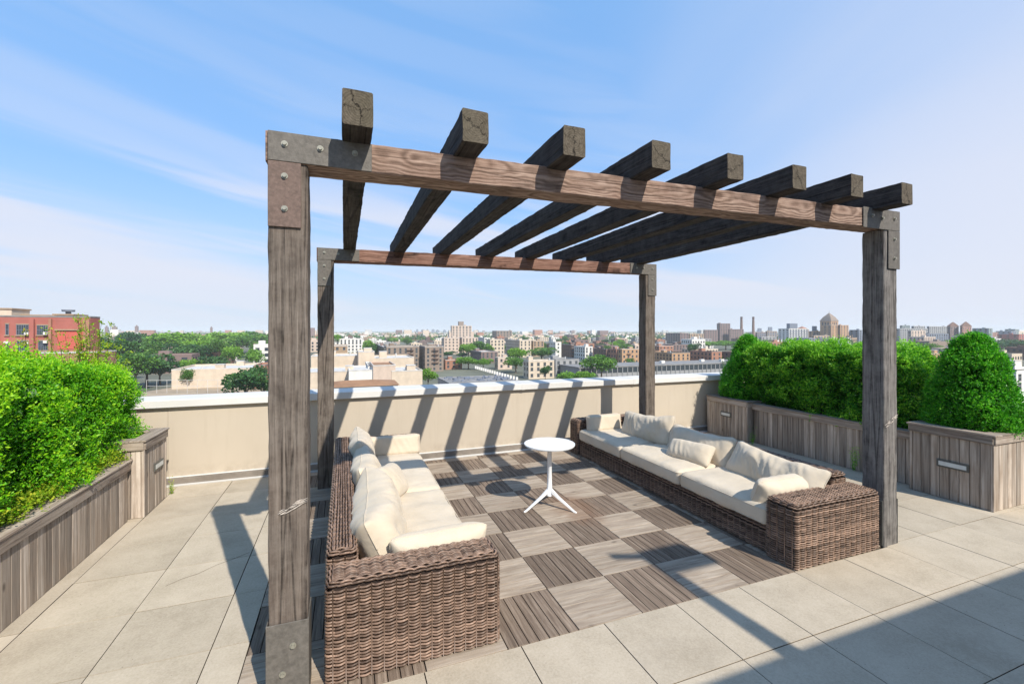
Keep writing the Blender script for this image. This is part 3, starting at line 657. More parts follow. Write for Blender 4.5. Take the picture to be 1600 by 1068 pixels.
pillow('pillow', 0.64, 0.30, 0.20, place(3.99, 4.36, 0.505, -82, -40, -3), 'small cream pillow lying in front of the middle back cushion of the right sofa', g2, 16, 0.014)

# ================================================================ TABLE
tb = thing('side_table', 'round white metal bistro table on a three legged pedestal', 'table', (2.19, 4.585, 0))
mb = MB(); k = 64; mb.cyl((0, 0, 0.712), 0.288, 0.010, k, 0); mb.cyl((0, 0, 0.703), 0.281, 0.009, k, 0)
mb.build('table_top', [M['white']], tb)
mb = MB(); mb.tube([(0, 0, 0.13), (0, 0, 0.3), (0, 0, 0.703)], [0.032, 0.027, 0.024], 20); mb.cyl((0, 0, 0.69), 0.06, 0.013, 24)
mb.build('pedestal', [M['white']], tb)
for a in (187, 307, 67):
    mb = MB(); c, s = math.cos(R(a)), math.sin(R(a)); P = []; Q = []
    prof = [(0.0, 0.185, 0.05, 0.020), (0.04, 0.160, 0.038, 0.019), (0.12, 0.110, 0.026, 0.017), (0.22, 0.054, 0.019, 0.014), (0.305, 0.004, 0.016, 0.012), (0.335, 0.0005, 0.007, 0.011)]
    V = []
    for r_, z, h, w_ in prof:
        for dy, dz in ((-w_, 0), (w_, 0), (w_*0.7, h), (-w_*0.7, h)): V.append((r_*c-dy*s, r_*s+dy*c, z+dz))
    n = len(prof); i = np.arange(n-1)[:, None]*4; j = np.arange(4)[None]; j2 = (j+1) % 4
    mb.add(V, np.stack([i+j, i+4+j, i+4+j2, i+j2], -1).reshape(-1, 4), 0, 0.5, False); mb.f.append((np.array([[0, 1, 2, 3]]), 0, np.array([.5]), False)); mb.f.append((np.array([[3, 2, 1, 0]])+(n-1)*4, 0, np.array([.5]), False))
    mb.build('leg', [M['white']], tb)

# ================================================================ PLANTERS
def board_wall(mb, p0, p1, nrm, z0, z1, pitch=0.092, th=0.02):
    "vertical boards between two ground points, nrm = outward"
    p0 = Vector(p0); p1 = Vector(p1); d = (p1-p0); ln = d.length; d /= ln; nrm = Vector(nrm)
    n = max(1, round(ln/pitch)); h = ln/n
    for k in range(n):
        a = p0+d*(k*h+0.003); b = p0+d*((k+1)*h-0.003); o = nrm*(th+random.uniform(-.0015, .0015))
        x = sorted((a.x, b.x+0) if abs(d.x) > .5 else (a.x, a.x+o.x)); y = sorted((a.y, b.y) if abs(d.y) > .5 else (a.y, a.y+o.y))
        mb.box(x[0], x[1], y[0], y[1], z0, z1, 0, random.random(), 0.002)
def planter(name, label, x0, x1, y0, y1, h, faces, loc_label=None, cap=0.10, over=0.025, light=None, rail=0.085, group=None, rim=0.10):
    t = thing(name, label, 'planter', ((x0+x1)/2, (y0+y1)/2, 0), 0, group); ox, oy = (x0+x1)/2, (y0+y1)/2
    X0, X1, Y0, Y1 = x0-ox, x1-ox, y0-oy, y1-oy
    mb = MB()
    if 'x-' in faces: board_wall(mb, (X0, Y0, 0), (X0, Y1, 0), (-1, 0, 0), 0.004, h-0.03)
    if 'x+' in faces: board_wall(mb, (X1, Y0, 0), (X1, Y1, 0), (1, 0, 0), 0.004, h-0.03)
    if 'y-' in faces: board_wall(mb, (X0, Y0, 0), (X1, Y0, 0), (0, -1, 0), 0.004, h-0.03)
    if 'y+' in faces: board_wall(mb, (X0, Y1, 0), (X1, Y1, 0), (0, 1, 0), 0.004, h-0.03)
    mb.box(X0+0.004, X1-0.004, Y0+0.004, Y1-0.004, 0.002, h-0.16, 1)
    mb.build('board_panel', [M['board'], M['dark']], t)
    # rim rail under the cap and flat cap boards
    mr = MB(); e = 0.024
    for tag_, b in (('x-', (X0-e-.018, X0-e+.002, Y0-e, Y1+e)), ('x+', (X1+e-.002, X1+e+.018, Y0-e, Y1+e))):
        if tag_ in faces: mr.box(*b, h-rail-0.022, h-0.022, 1, random.random(), 0.003)
    for tag_, b in (('y-', (X0-e, X1+e, Y0-e-.018, Y0-e+.002)), ('y+', (X0-e, X1+e, Y1+e-.002, Y1+e+.018))):
        if tag_ in faces: mr.box(*b, h-rail-0.022, h-0.022, 0, random.random(), 0.003)
    o_ = e+over
    mr.box(X0-o_, X0+rim, Y0-o_, Y1+o_, h-0.02, h, 1, random.random(), 0.003); mr.box(X1-rim, X1+o_, Y0-o_, Y1+o_, h-0.02, h, 1, random.random(), 0.003)
    mr.box(X0+rim+.002, X1-rim-.002, Y0-o_, Y0+rim, h-0.0205, h-.0005, 0, random.random(), 0.003); mr.box(X0+rim+.002, X1-rim-.002, Y1-rim, Y1+o_, h-0.0205, h-.0005, 0, random.random(), 0.003)
    # inner liner so the rim has depth
    mr.build('cap_rail', [M['boardx'], M['boardy']], t)
    # corner trim
    for sx, xx in ((-1, X0), (1, X1)):
        for sy, yy in ((-1, Y0), (1, Y1)):
            fx = 'x-' if sx < 0 else 'x+'; fy = 'y-' if sy < 0 else 'y+'
            if fx in faces and fy in faces: mc = MB(); mc.box(min(xx, xx+sx*.026), max(xx, xx+sx*.026), min(yy, yy+sy*.026), max(yy, yy+sy*.026), 0.003, h-0.03, 0, 0.9, 0.003); mc.build('corner_trim', [M['board']], t)
    ms = MB(); ms.box(X0+.01, X1-.01, Y0+.01, Y1-.01, h-0.15, h-0.07, 0); so_ = ms.build('soil', [M['soil']], t)
    if light:
        ax, a, z, wl = light; f = MB(); ln = MB()
        if ax == 'x-':
            f.box(X0-.034, X0-.0225, a-wl/2-oy, a+wl/2-oy, z-.045, z+.045, 0, .5, .002); ln.box(X0-.037, X0-.0345, a-wl/2+.022-oy, a+wl/2-.022-oy, z-.024, z+.024, 0)
        else:
            f.box(X1+.0225, X1+.034, a-wl/2-oy, a+wl/2-oy, z-.045, z+.045, 0, .5, .002); ln.box(X1+.0345, X1+.037, a-wl/2+.022-oy, a+wl/2-.022-oy, z-.024, z+.024, 0)
        fo = f.build('step_light', [M['lampframe']], t); ln.build('lens', [M['lens']], fo)
    return t
planter('planter_trough', 'long weathered board planter under the tall bright hedge on the left', -3.25, -2.15, 1.2, 5.80, 0.64, ('x+',))
planter('planter_box', 'taller board box with a step light ending the left planter by the parapet', -3.25, -2.03, 5.87, 6.46, 0.835, ('x+', 'y-', 'y+'), light=('x+', 6.24, 0.46, 0.26))
planter('planter_box', 'large board box with a step light in front of the near conical shrub', 6.73, 8.20, 2.73, 3.46, 0.85, ('x-', 'y-', 'y+'), light=('x-', 3.06, 0.42, 0.30))
planter('planter_trough', 'low board planter run below the right hedge behind the long sofa', 6.90, 7.85, 3.53, 5.92, 0.70, ('x-',))
planter('planter_box', 'small board box with a step light in the far right corner by the parapet', 6.78, 7.95, 5.98, 6.86, 0.735, ('x-', 'y-', 'y+'), light=('x-', 6.43, 0.43, 0.24))

# ================================================================ FOLIAGE
def leaf_cloud(mb, P, D_, size, aspect=0.45, rr=None, tint=None, mat=0, flat=0.6):
    "one rhombic leaf per point, pointing roughly along D_"
    rr = rr or rng; n = len(P)
    D_ = D_/(np.linalg.norm(D_, axis=1)[:, None]+1e-9)
    Q = rr.normal(size=(n, 3)); B = np.cross(D_, Q); B /= np.linalg.norm(B, axis=1)[:, None]+1e-9
    s = (size*rr.uniform(0.65, 1.25, n))[:, None]
    a = P; b = P+D_*s*0.5+B*s*aspect*0.5; c = P+D_*s; d = P+D_*s*0.5-B*s*aspect*0.5
    V = np.stack([a, b, c, d], 1).reshape(-1, 3); Fc = np.arange(4*n).reshape(n, 4)
    mb.add(V, Fc, mat, np.clip(tint if tint is not None else rr.uniform(0, 1, n), 0, 1))
def shoots(mb, P, Nn, ln, nleaf, size, rr, tint0, up=0.5, jit=0.6, tip=0.25, mat=0, aspect=0.45):
    n = len(P); D_ = Nn+rr.normal(0, jit, (n, 3))*0.7+np.array([0, 0, up]); D_ /= np.linalg.norm(D_, axis=1)[:, None]
    L_ = ln*rr.uniform(0.5, 1.3, n)
    t = np.tile(np.linspace(0.1, 1, nleaf), n); idx = np.repeat(np.arange(n), nleaf)
    pts = P[idx]+D_[idx]*(L_[idx]*t)[:, None]+rr.normal(0, size*0.25, (n*nleaf, 3))
    ld = D_[idx]*0.7+rr.normal(0, 0.75, (n*nleaf, 3))
    tn = tint0[idx]+tip*(t-0.5)+rr.normal(0, 0.20, n*nleaf)
    leaf_cloud(mb, pts, ld, size, aspect, rr, np.where(rr.uniform(0, 1, n*nleaf) < 0.02, 0.0, tn), mat)
def lump(P, s, amp):
    return np.array([noise.fractal(Vector(p)*s, 0.8, 2.2, 3) for p in P])*amp
def hedge_box(label, x0, x1, y0, y1, z0, z1, n, mat, seed, leaf=0.028, lumpk=0.10, rnd=0.18, name='hedge', cat='hedge', ytaper=None, nleaf=8, amp_s=2.2, tall=0.0):
    rr = np.random.default_rng(seed); c = np.array([(x0+x1)/2, (y0+y1)/2, (z0+z1)/2]); h = np.array([x1-x0, y1-y0, z1-z0])/2
    # sample the faces by area
    A = np.array([h[1]*h[2]]*2+[h[0]*h[2]]*2+[h[0]*h[1]*1.6]); A = A/A.sum(); f = rr.choice(5, n, p=A)
    P = rr.uniform(-1, 1, (n, 3)); Nn = np.zeros((n, 3))
    for k, (ax, sg) in enumerate(((0, -1), (0, 1), (1, -1), (1, 1), (2, 1))):
        m_ = f == k; P[m_, ax] = sg; Nn[m_, ax] = sg
    W = P*h; r = rnd; inner = np.clip(W, -(h-r), h-r); inner[:, 2] = np.clip(W[:, 2], -h[2], h[2]-r)
    d = W-inner; l = np.linalg.norm(d, axis=1)[:, None]; Nr = np.where(l > 1e-6, d/(l+1e-9), Nn); W = inner+Nr*r
    lm = lump(W+c, amp_s, lumpk); dep = rr.exponential(0.045, n)
    P3 = W+c+Nr*(lm-dep)[:, None]
    if ytaper is not None:
        k = np.clip((P3[:, 1]-ytaper[0])/(ytaper[1]-ytaper[0]), 0, 1)[:, None]; P3[:, 2] -= (k[:, 0]**1.5)*ytaper[2]*(P3[:, 2]-z0)/(z1-z0)
    t0 = 0.42+lm*2.6+rr.normal(0, 0.12, n)+0.30*np.clip((P3[:, 2]-z0)/(z1-z0)*1.8-0.95, 0, 1)  # last term lightens leaves towards the top: a sunlit band painted into the tint
    mb = MB(); shoots(mb, P3, Nr, 0.075, nleaf, leaf, rr, t0)
    tp_ = np.where(Nr[:, 2] > 0.5)[0][::9]
    if tall: shoots(mb, P3[tp_], Nr[tp_]+[0, 0, .6], 0.05+tall, 14, leaf*.9, rr, t0[tp_]+0.25, 0.8, 0.45)
    sd_ = np.where(np.abs(Nr[:, 2]) < 0.5)[0][::14]; shoots(mb, P3[sd_], Nr[sd_], 0.13, 10, leaf, rr, t0[sd_]+0.1, 0.5, 0.6)
    # dense inner leaves keep it opaque
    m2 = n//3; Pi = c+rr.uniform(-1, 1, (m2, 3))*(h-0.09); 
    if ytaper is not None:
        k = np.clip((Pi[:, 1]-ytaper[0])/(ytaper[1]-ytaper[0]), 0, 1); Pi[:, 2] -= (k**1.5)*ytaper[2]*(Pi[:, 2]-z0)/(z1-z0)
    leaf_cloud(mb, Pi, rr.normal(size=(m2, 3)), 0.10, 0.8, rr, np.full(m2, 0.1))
    t = thing(name, label, cat, (c[0], c[1], z0))
    o = mb.build('foliage', [mat], t); o.location = (-c[0], -c[1], -z0)
    ms = MB()
    for k in range(int(8*h[1])+2):
        yy = y0+0.2+random.random()*(y1-y0-0.4); xx = c[0]+random.uniform(-.15, .15)
        for q in range(4):
            e = (xx+random.uniform(-.3, .3), yy+random.uniform(-.3, .3), z1-0.2-random.uniform(0.05, .4)); ms.tube([(xx, yy, z0-0.1), ((xx+e[0])/2, (yy+e[1])/2, (z0+z1)/2-.1), e], [0.014, 0.009, 0.004], 5)
    so_ = ms.build('stems', [M['twig']], t); so_.location = (-c[0], -c[1], -z0)
    return t
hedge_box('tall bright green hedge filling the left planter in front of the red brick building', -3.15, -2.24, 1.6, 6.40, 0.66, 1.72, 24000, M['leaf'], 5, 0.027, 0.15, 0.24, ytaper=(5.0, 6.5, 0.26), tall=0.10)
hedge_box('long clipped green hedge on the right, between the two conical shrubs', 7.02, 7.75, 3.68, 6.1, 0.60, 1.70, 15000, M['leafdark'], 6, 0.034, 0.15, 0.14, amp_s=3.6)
def cone_shrub(label, cx_, cy_, z0, z1, rad, n, seed, mat, round_=0.58):
    rr = np.random.default_rng(seed); t_ = rr.uniform(0, 1, n)**1.3; a = rr.uniform(0, 2*np.pi, n)
    prof = lambda t: rad*np.minimum(1, (1-t)**round_*1.12)*np.minimum(1, 0.80+t*2.0)
    r = prof(t_)*(0.93+0.07*rr.uniform(0, 1, n)); P = np.stack([cx_+r*np.cos(a), cy_+r*np.sin(a), z0+t_*(z1-z0)], 1)
    Nn = np.stack([np.cos(a), np.sin(a), 0.35+0.8*t_], 1); Nn /= np.linalg.norm(Nn, axis=1)[:, None]
    lm = lump(P, 3.4, 0.07); P = P+Nn*(lm-rr.exponential(0.025, n))[:, None]
    mb = MB(); shoots(mb, P, Nn, 0.06, 8, 0.027, rr, 0.45+lm*2.5+rr.normal(0, 0.1, n), 0.3)
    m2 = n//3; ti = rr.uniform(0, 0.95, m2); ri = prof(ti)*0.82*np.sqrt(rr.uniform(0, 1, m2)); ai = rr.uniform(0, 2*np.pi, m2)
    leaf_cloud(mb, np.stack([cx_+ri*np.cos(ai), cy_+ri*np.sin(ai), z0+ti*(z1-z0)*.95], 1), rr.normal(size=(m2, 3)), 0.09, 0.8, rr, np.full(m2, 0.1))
    t = thing('conical_shrub', label, 'shrub', (cx_, cy_, z0)); o = mb.build('foliage', [mat], t); o.location = (-cx_, -cy_, -z0)
    ms = MB(); ms.tube([(0, 0, -0.1), (0.01, 0, 0.3), (0, 0.01, (z1-z0)*.8)], [0.03, 0.02, 0.006], 7); ms.build('stem', [M['twig']], t)
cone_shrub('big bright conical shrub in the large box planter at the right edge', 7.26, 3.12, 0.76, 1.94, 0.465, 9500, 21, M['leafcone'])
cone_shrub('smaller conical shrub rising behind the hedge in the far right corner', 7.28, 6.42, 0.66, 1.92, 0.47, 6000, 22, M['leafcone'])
# yellow-green low growth spilling at the foot of the left hedge
rr = np.random.default_rng(44)
mb = MB(); n = 1500; P = np.stack([rr.uniform(-2.42, -2.19, n), rr.uniform(3.0, 5.85, n), rr.uniform(0.60, 0.72, n)], 1); P[:, 2] += 0.09*np.array([noise.noise(Vector((0, p[1]*2.5, 0))) for p in P])
shoots(mb, P, np.tile((0.5, 0, 0.6), (n, 1)), 0.10, 8, 0.028, rr, rr.normal(0.45, 0.2, n), 0.2)
tag(mb.build('ground_cover', [M['leafyellow']]), 'yellow green trailing growth along the planter edge below the left hedge', 'ground cover', kind='stuff')
# tall sprigs
def sprigs(name, label, cx_, cy_, z0, hs, n, mat, spread, seed, leaf=0.03, cat='shrub'):
    rr = np.random.default_rng(seed); mb = MB(); mt = MB()
    for k in range(n):
        bx, by = rr.normal(0, spread*.4, 2); ex, ey = bx+rr.normal(0, spread), by+rr.normal(0, spread); h = hs*rr.uniform(0.55, 1)
        t_ = np.linspace(0, 1, 12)[:, None]; pts = np.array([bx, by, 0])*(1-t_)+np.array([ex, ey, h])*t_; pts[:, :2] += rr.normal(0, .006, (12, 2))
        mt.tube(pts, np.linspace(.005, .0015, 12), 4)
        q = pts[rr.integers(3, 12, 170)]+rr.normal(0, .018, (170, 3)); leaf_cloud(mb, q, rr.normal(0, 1, (170, 3))+[0, 0, .7], leaf, 0.4, rr, rr.normal(0.5, 0.2, 170))
    t = thing(name, label, cat, (cx_, cy_, z0)); mb.build('foliage', [mat], t); mt.build('stems', [M['twig']], t)
sprigs('wispy_shrub', 'wispy yellow green shrub with tall sprigs sticking up beyond the left hedge', -2.67, 6.36, 0.75, 1.40, 40, M['leafyellow'], 0.13, 51, 0.030)
sprigs('wispy_shrub', 'thin sprigs with an orange tinge poking over the left edge of the hedge', -3.02, 5.70, 0.7, 1.30, 24, M['leaforange'], 0.20, 52, 0.028)
def weed(x, y, label, h, n, seed, m='leafyellow'):
    rr = np.random.default_rng(seed); mb = MB(); P = np.stack([rr.normal(x, .003, n), rr.normal(y, .003, n), np.full(n, 0.0)], 1)
    shoots(mb, P, np.tile((0, 0, 1.), (n, 1)), h, 7, 0.022, rr, rr.normal(0.5, .15, n), 0.8, 0.35, aspect=.3)
    P2 = mb.v[0]; P2[:, 2] = np.maximum(P2[:, 2], 0.003)
    tag(mb.build('weed', [M[m]]), label, 'weed')
weed(-1.98, 6.58, 'small yellow green weed at the foot of the left planter box by the parapet', 0.16, 26, 61)
weed(6.83, 4.22, 'green weed growing at the foot of the low right planter', 0.30, 60, 62, 'leaf')
weed(6.70, 5.80, 'faint green weed between the small right box and the low planter', 0.26, 22, 63, 'leaf')
# green strip of moss under the near arm is left to the paving joints
# taller twig plant that throws the feathery shadow on the parapet
sprigs('sapling', 'thin twiggy sapling standing by the far right planter box', 7.25, 6.78, 0.6, 0.9, 8, M['leafdark'], 0.10, 64)

# ================================================================ BULKHEAD behind the camera (casts the shade at the lower right)
bh = thing('stair_bulkhead', 'rendered stair bulkhead behind the camera that shades the right foreground', 'bulkhead', (6.0, -3.2, 0))
KS = math.sqrt(1)/math.tan(R(SUN_EL))*math.cos(math.atan2(0.318, 1))   # shadow length in Y per metre of height
hb = 3.1; yb = 1.975-hb*KS
mb = MB(); mb.box(-3.9, 6.0, -2.5, yb+3.2, -0.028, hb, 0); mb.build('wall', [M['stucco']], bh)
tp = 3.40; zp = hb+ (tp-1.975)/KS
# mast with a cross arm and a box aerial on its roof
ms_ = thing('roof_mast', 'thin mast with a cross arm and box on the bulkhead roof behind the camera', 'mast', (0, 0, 0))
yo_ = yb-0.25
def cast(X, Y_): return X+0.318*(Y_-yo_), (Y_-yo_)/KS          # where the mast must be for its shade to fall at X, Y_
x0_, z0_ = cast(2.60, 2.0); x1_, z1_ = cast(2.50, 3.30)
mb = MB(); k_ = (hb-z0_)/(z1_-z0_); mb.tube([(x0_+(x1_-x0_)*k_, yo_, hb), (x0_, yo_, z0_), (x1_, yo_, z1_)], [0.085, 0.08, 0.05], 10); mb.build('pole', [M['plate']], ms_)
ax_, az_ = cast(2.21, 3.38); bx_, bz_ = cast(2.60, 3.24)
mb = MB(); mb.tube([(ax_, yo_, az_), (bx_, yo_, bz_)], 0.04, 8); mb.build('arm', [M['plate']], ms_)
q0, w0 = cast(2.56, 3.02); q1, w1 = cast(3.02, 3.30)
mb = MB(); mb.box(q0, q1-0.06, yo_-0.08, yo_+0.08, w0, w1, 0, .5, .01); mb.build('aerial_box', [M['plate']], ms_)

# ================================================================ CITY
GZ = -24.0; SA, CA = math.sin(R(YAW)), math.cos(R(YAW))
def ray2(u): r = (u-800)/F; return SA+r*CA, CA-r*SA
def x_on(u, y): d = ray2(u); return y*d[0]/d[1]
def y_on(u, x): d = ray2(u); return x*d[1]/d[0]
def wallmat(name, c, var=0.12):
    return plain(name, c, 0.9, var, 0.35, 0.08)
CM = dict(cream=wallmat('cream_render', (0.56, 0.465, 0.36)), white=wallmat('white_render', (0.66, 0.635, 0.59)), tan=wallmat('tan_brick', (0.344, 0.246, 0.164)),
          red=wallmat('red_brick', (0.36, 0.125, 0.10)), redpanel=wallmat('bright_red_brick', (0.50, 0.115, 0.085), 0.05), brown=wallmat('brown_brick', (0.156, 0.094, 0.074)), mauve=wallmat('mauve_brick', (0.197, 0.139, 0.127)),
          pink=wallmat('pinkish_cream_brick', (0.53, 0.42, 0.34)), orange=wallmat('orange_brick', (0.42, 0.26, 0.15)), grey=wallmat('grey_render', (0.279, 0.279, 0.279)),
          blue=wallmat('blue_grey_cladding', (0.164, 0.189, 0.238)), salmon=wallmat('salmon_brick', (0.344, 0.172, 0.115)), taupe=wallmat('taupe_brick', (0.246, 0.193, 0.156)), green=wallmat('green_grey_glass', (0.205, 0.254, 0.254)),
          tar=wallmat('grey_roofing', (0.221, 0.217, 0.213), 0.25), lroof=wallmat('pale_roofing', (0.52, 0.51, 0.49), 0.2), oroof=wallmat('orange_brown_roofing', (0.295, 0.164, 0.090), 0.2), glass=None, frame=wallmat('window_frame_grey', (0.369, 0.361, 0.344)))
gm, gt, gb = newmat('city_window_glass'); gb.inputs['Base Color'].default_value = (0.035, 0.045, 0.055, 1); gb.inputs['Roughness'].default_value = 0.12; gb.inputs['Specular IOR Level'].default_value = 0.6; CM['glass'] = gm
foot = []
def bld(name, label, cat, u0, uc, u1, vt, D, wall, roof='tar', floors=None, wpitch=3.2, wsize=(1.3, 1.6), depth=14, cut=612, wins=True, group=None, para=0.9, bulk=1, band=False, hpx=None, seed=None, vb=None, clear=True):
    rr = random.Random(seed if seed is not None else int(u0*13+vt*7+D))
    left = u1 < 530; span = not left and u0 < 530
    if span: uc = u0
    xc, yc = ground_at(uc, D); zt = z_at(vt, D); z0 = GZ
    if left: x1 = xc; x0 = x_on(u0, yc); yb_ = y_on(u1, xc) if u1 > uc+0.5 and xc < 0 else yc+depth
    else: x0 = xc; x1 = x_on(u1, yc); yb_ = y_on(u0, xc) if uc > u0+0.5 and not span else yc+depth
    if yb_ < yc+3 or yb_ > yc+120: yb_ = yc+min(120, max(depth, 3))
    Wd, Dp, H = x1-x0, yb_-yc, zt-z0
    t = thing(name, label, cat, (x0, yc, z0), 0, group)
    foot.append((x0, x1, yc, yb_))
    mb = MB(); mb.box(0, Wd, 0, Dp, 0, H-para, 0); e = 0.3
    mb.box(-.02, Wd+.02, -.02, e, H-para, H, 0); mb.box(-.02, Wd+.02, Dp-e, Dp+.02, H-para, H, 0); mb.box(-.02, e, e, Dp-e, H-para, H, 0); mb.box(Wd-e, Wd+.02, e, Dp-e, H-para, H, 0)
    mb.build('wall', [CM[wall]], t)
    mr = MB(); mr.box(e, Wd-e, e, Dp-e, H-para-.01, H-para+.06, 0)
    for k in range(0, 4 if Wd > 8 else 1):
        a = rr.uniform(e+.5, max(e+.6, Wd-2)); b = rr.uniform(e+.5, max(e+.6, Dp-2)); s_ = rr.uniform(.5, 1.3)
    ro = mr.build('roof', [CM[roof]], t)
    mc = MB(); mc.box(-.08, Wd+.08, -.08, -.021, H-.28, H+.04, 0); mc.box(-.08, -.021, -.021, Dp, H-.28, H+.04, 0); mc.box(Wd+.021, Wd+.08, -.021, Dp, H-.28, H+.04, 0); mc.build('cornice', [CM[roof if roof != 'oroof' else 'lroof']], t)
    for k in range(bulk):
        w_ = min(rr.uniform(2.5, 4), Wd*.5); d_ = min(3.5, Dp*.4); a = rr.uniform(.6, max(.7, Wd-w_-.6)); b = rr.uniform(.6, max(.7, Dp-d_-.6)); h_ = rr.uniform(1.6, 2.8)
        m2 = MB(); m2.box(a, a+w_, b, b+d_, H-para+.06, H+h_-.5, 0); m2.box(a-.1, a+w_+.1, b-.1, b+d_+.1, H+h_-.5, H+h_-.35, 1); m2.build('roof_bulkhead', [CM[wall], CM['lroof']], t)
        m3 = MB(); q = rr.uniform(.5, max(.6, Wd-1)); m3.cyl((q, Dp*.3, H-para), .3, rr.uniform(1.2, 2.2), 8, 0); m3.build('vent_pipe', [CM['lroof']], t)
    if wins:
        fl = floors or max(2, int(H/3.1)); fh = H/fl; me = None; mex = None; cnt = 0; rest = MB(); zs = [(k+.32)*fh for k in range(fl)][::-1]
        for z in zs:
            v_ = VH+F*(EYE-(z+z0))/D
            if v_ > cut: continue
            if z+wsize[1] > H-para-.15: z = H-para-.35-wsize[1]
            n = max(1, int(Wd/wpitch)); 
            for k in range(n):
                x = (k+.5)*Wd/n
                if cnt < 90:
                    if me is None:
                        m2 = MB(); m2.box(-wsize[0]/2, wsize[0]/2, -.05, -.012, 0, wsize[1], 0); m2.box(-wsize[0]/2-.08, wsize[0]/2+.08, -.10, -.012, -.14, -.01, 1); m2.box(-wsize[0]/2, wsize[0]/2, -.075, -.051, wsize[1]*.48, wsize[1]*.53, 1); o = m2.build('window', [CM['glass'], CM['frame']], t); me = o
                    else: o = me.copy(); COL.objects.link(o)
                    o.location = (x, 0, z)
                else: rest.box(x-wsize[0]/2, x+wsize[0]/2, -.05, -.012, z, z+wsize[1], 0)
                cnt += 1
            sx = Wd if left else 0; n2 = max(1, int(Dp/wpitch))
            for k in range(n2):
                y = (k+.5)*Dp/n2; a_, b_ = (sx+.012, sx+.05) if left else (sx-.05, sx-.012)
                rest.box(a_, b_, y-wsize[0]/2, y+wsize[0]/2, z, z+wsize[1], 0)
        if rest.v: o = rest.build('side_windows', [CM['glass']], t); o['kind'] = 'stuff'
    t['_dims'] = (Wd, Dp, H)
    return t, Wd, Dp, H
def fireescape(t, x, H, fl, wd=3.0, side='y'):
    mb = MB(); fh = H/fl
    for k in range(max(1, fl-4), fl):
        z = k*fh
        mb.box(x-wd/2, x+wd/2, -1.15, -.06, z, z+.12, 0)
        for q in (0.5, 1.0): mb.box(x-wd/2, x+wd/2, -1.15, -1.08, z+q, z+q+.08, 0)
        for s_ in (-wd/2, 0, wd/2-.07): mb.box(x+s_, x+s_+.07, -1.15, -1.08, z+.12, z+1.05, 0)
        if k < fl-1:
            for i in range(6): mb.box(x-wd*.4+i*wd*.13, x-wd*.4+(i+1)*wd*.13, -.9, -.5, z+i*fh/6+.1, z+i*fh/6+.28, 0)
    mb.build('fire_escape', [CM['brown']], t)

tag(MB().box(-9000, 16000, -400, 24000, GZ-2, GZ, 0).build('ground', [plain('city_ground', (0.13, 0.135, 0.10), 0.95, 0.35, 0.02)]), kind='structure')
# the block this terrace stands on
hb_ = thing('terrace_building', 'cream building carrying the terrace, only its edge in view', 'building', (2.8, -0.7, GZ))
MB().box(-6.35, 6.35, -8.25, 8.15, 0, 23.4, 0).build('wall', [M['stucco']], hb_)

# --- red brick school building at the left edge
t, Wd, Dp, H = bld('school_building', 'big red brick building at the left edge with gridded windows and a beige penthouse', 'building', -170, 141, 156, 494, 97, 'red', 'tar', wins=False, bulk=0, para=1.0)
xo, yo, _ = t.location; 
def px_rect(u0, u1, v0, v1, y):
    a, b = x_on(u0, y), x_on(u1, y); D = (a+b)/2*SA+y*CA; return a, b, z_at(v1, D), z_at(v0, D)
def school_window(u0, u1, v0, v1, n=5, m=2, ac=None):
    a, b, z0, z1 = px_rect(u0, u1, v0, v1, yo); a -= xo; b -= xo; z0 -= GZ; z1 -= GZ; g = MB(); g.box(a, b, -.06, -.012, z0, z1, 0); w_ = g.build('window', [CM['glass']], t)
    f = MB(); fw = .07
    for k in range(n+1): x = a+(b-a-fw)*k/n; f.box(x, x+fw, -.12, -.061, z0, z1, 0)
    for k in range(m+1): z = z0+(z1-z0-fw)*k/m; f.box(a+.002, b-.002, -.125, -.121+.03, z, z+fw, 0)
    f.build('frame', [CM['blue']], w_); s_ = MB(); s_.box(a-.15, b+.15, -.25, -.012, z0-.22, z0-.01, 0); s_.build('sill', [CM['tan']], w_); s_ = MB(); s_.box(a-.1, b+.1, -.1, -.012, z1+.01, z1+.2, 0); s_.build('lintel', [CM['tan']], w_)
    if ac:
        a, b, z0, z1 = px_rect(*ac, yo); q = MB(); q.box(a-xo, b-xo, -.7, -.13, z0-GZ, z1-GZ, 0, .5, .04); q.build('air_conditioner', [CM['white']], t)
for args in (((9, 14, 506, 523, 1, 2), None), ((26, 45, 507, 523), (41, 47, 519, 523)), ((58, 75, 508, 523), (70, 76, 518.5, 523)), ((10, 15, 537, 549, 1, 2), (9, 16, 533, 537)), ((27, 46, 532, 548), (41, 47, 533, 537)), ((60, 75, 532, 547), (70, 76, 532, 536)),
             ((28, 46, 558, 576), None), ((60, 75, 557, 574), None), ((-60, -42, 507, 523), None), ((-28, -10, 507, 523), None), ((-28, -10, 532, 548), None)):
    school_window(*args[0], ac=args[1])
for u0, u1 in ((48, 55), (-6, 0), (78, 82), (132, 141)):
    a, b, z0, z1 = px_rect(u0, u1, 498, 640, yo); q = MB(); q.box(a-xo, b-xo, -.55, -.015, 0, z1-GZ, 0); q.build('pilaster', [CM['red' if u0 < 60 else 'salmon']], t)
a, b, z0, z1 = px_rect(90, 131, 517, 545, yo); q = MB(); q.box(a-xo, b-xo, -.08, -.012, z0-GZ, z1-GZ, 0); q.build('brick_panel', [CM['redpanel']], t)
a, b, z0, z1 = px_rect(78, 141, 514, 516, yo); q = MB(); q.box(a-xo+.9, b-xo-1.3, -.4, -.082, z0-GZ, z1-GZ, 0); q.build('string_course', [CM['tan']], t)
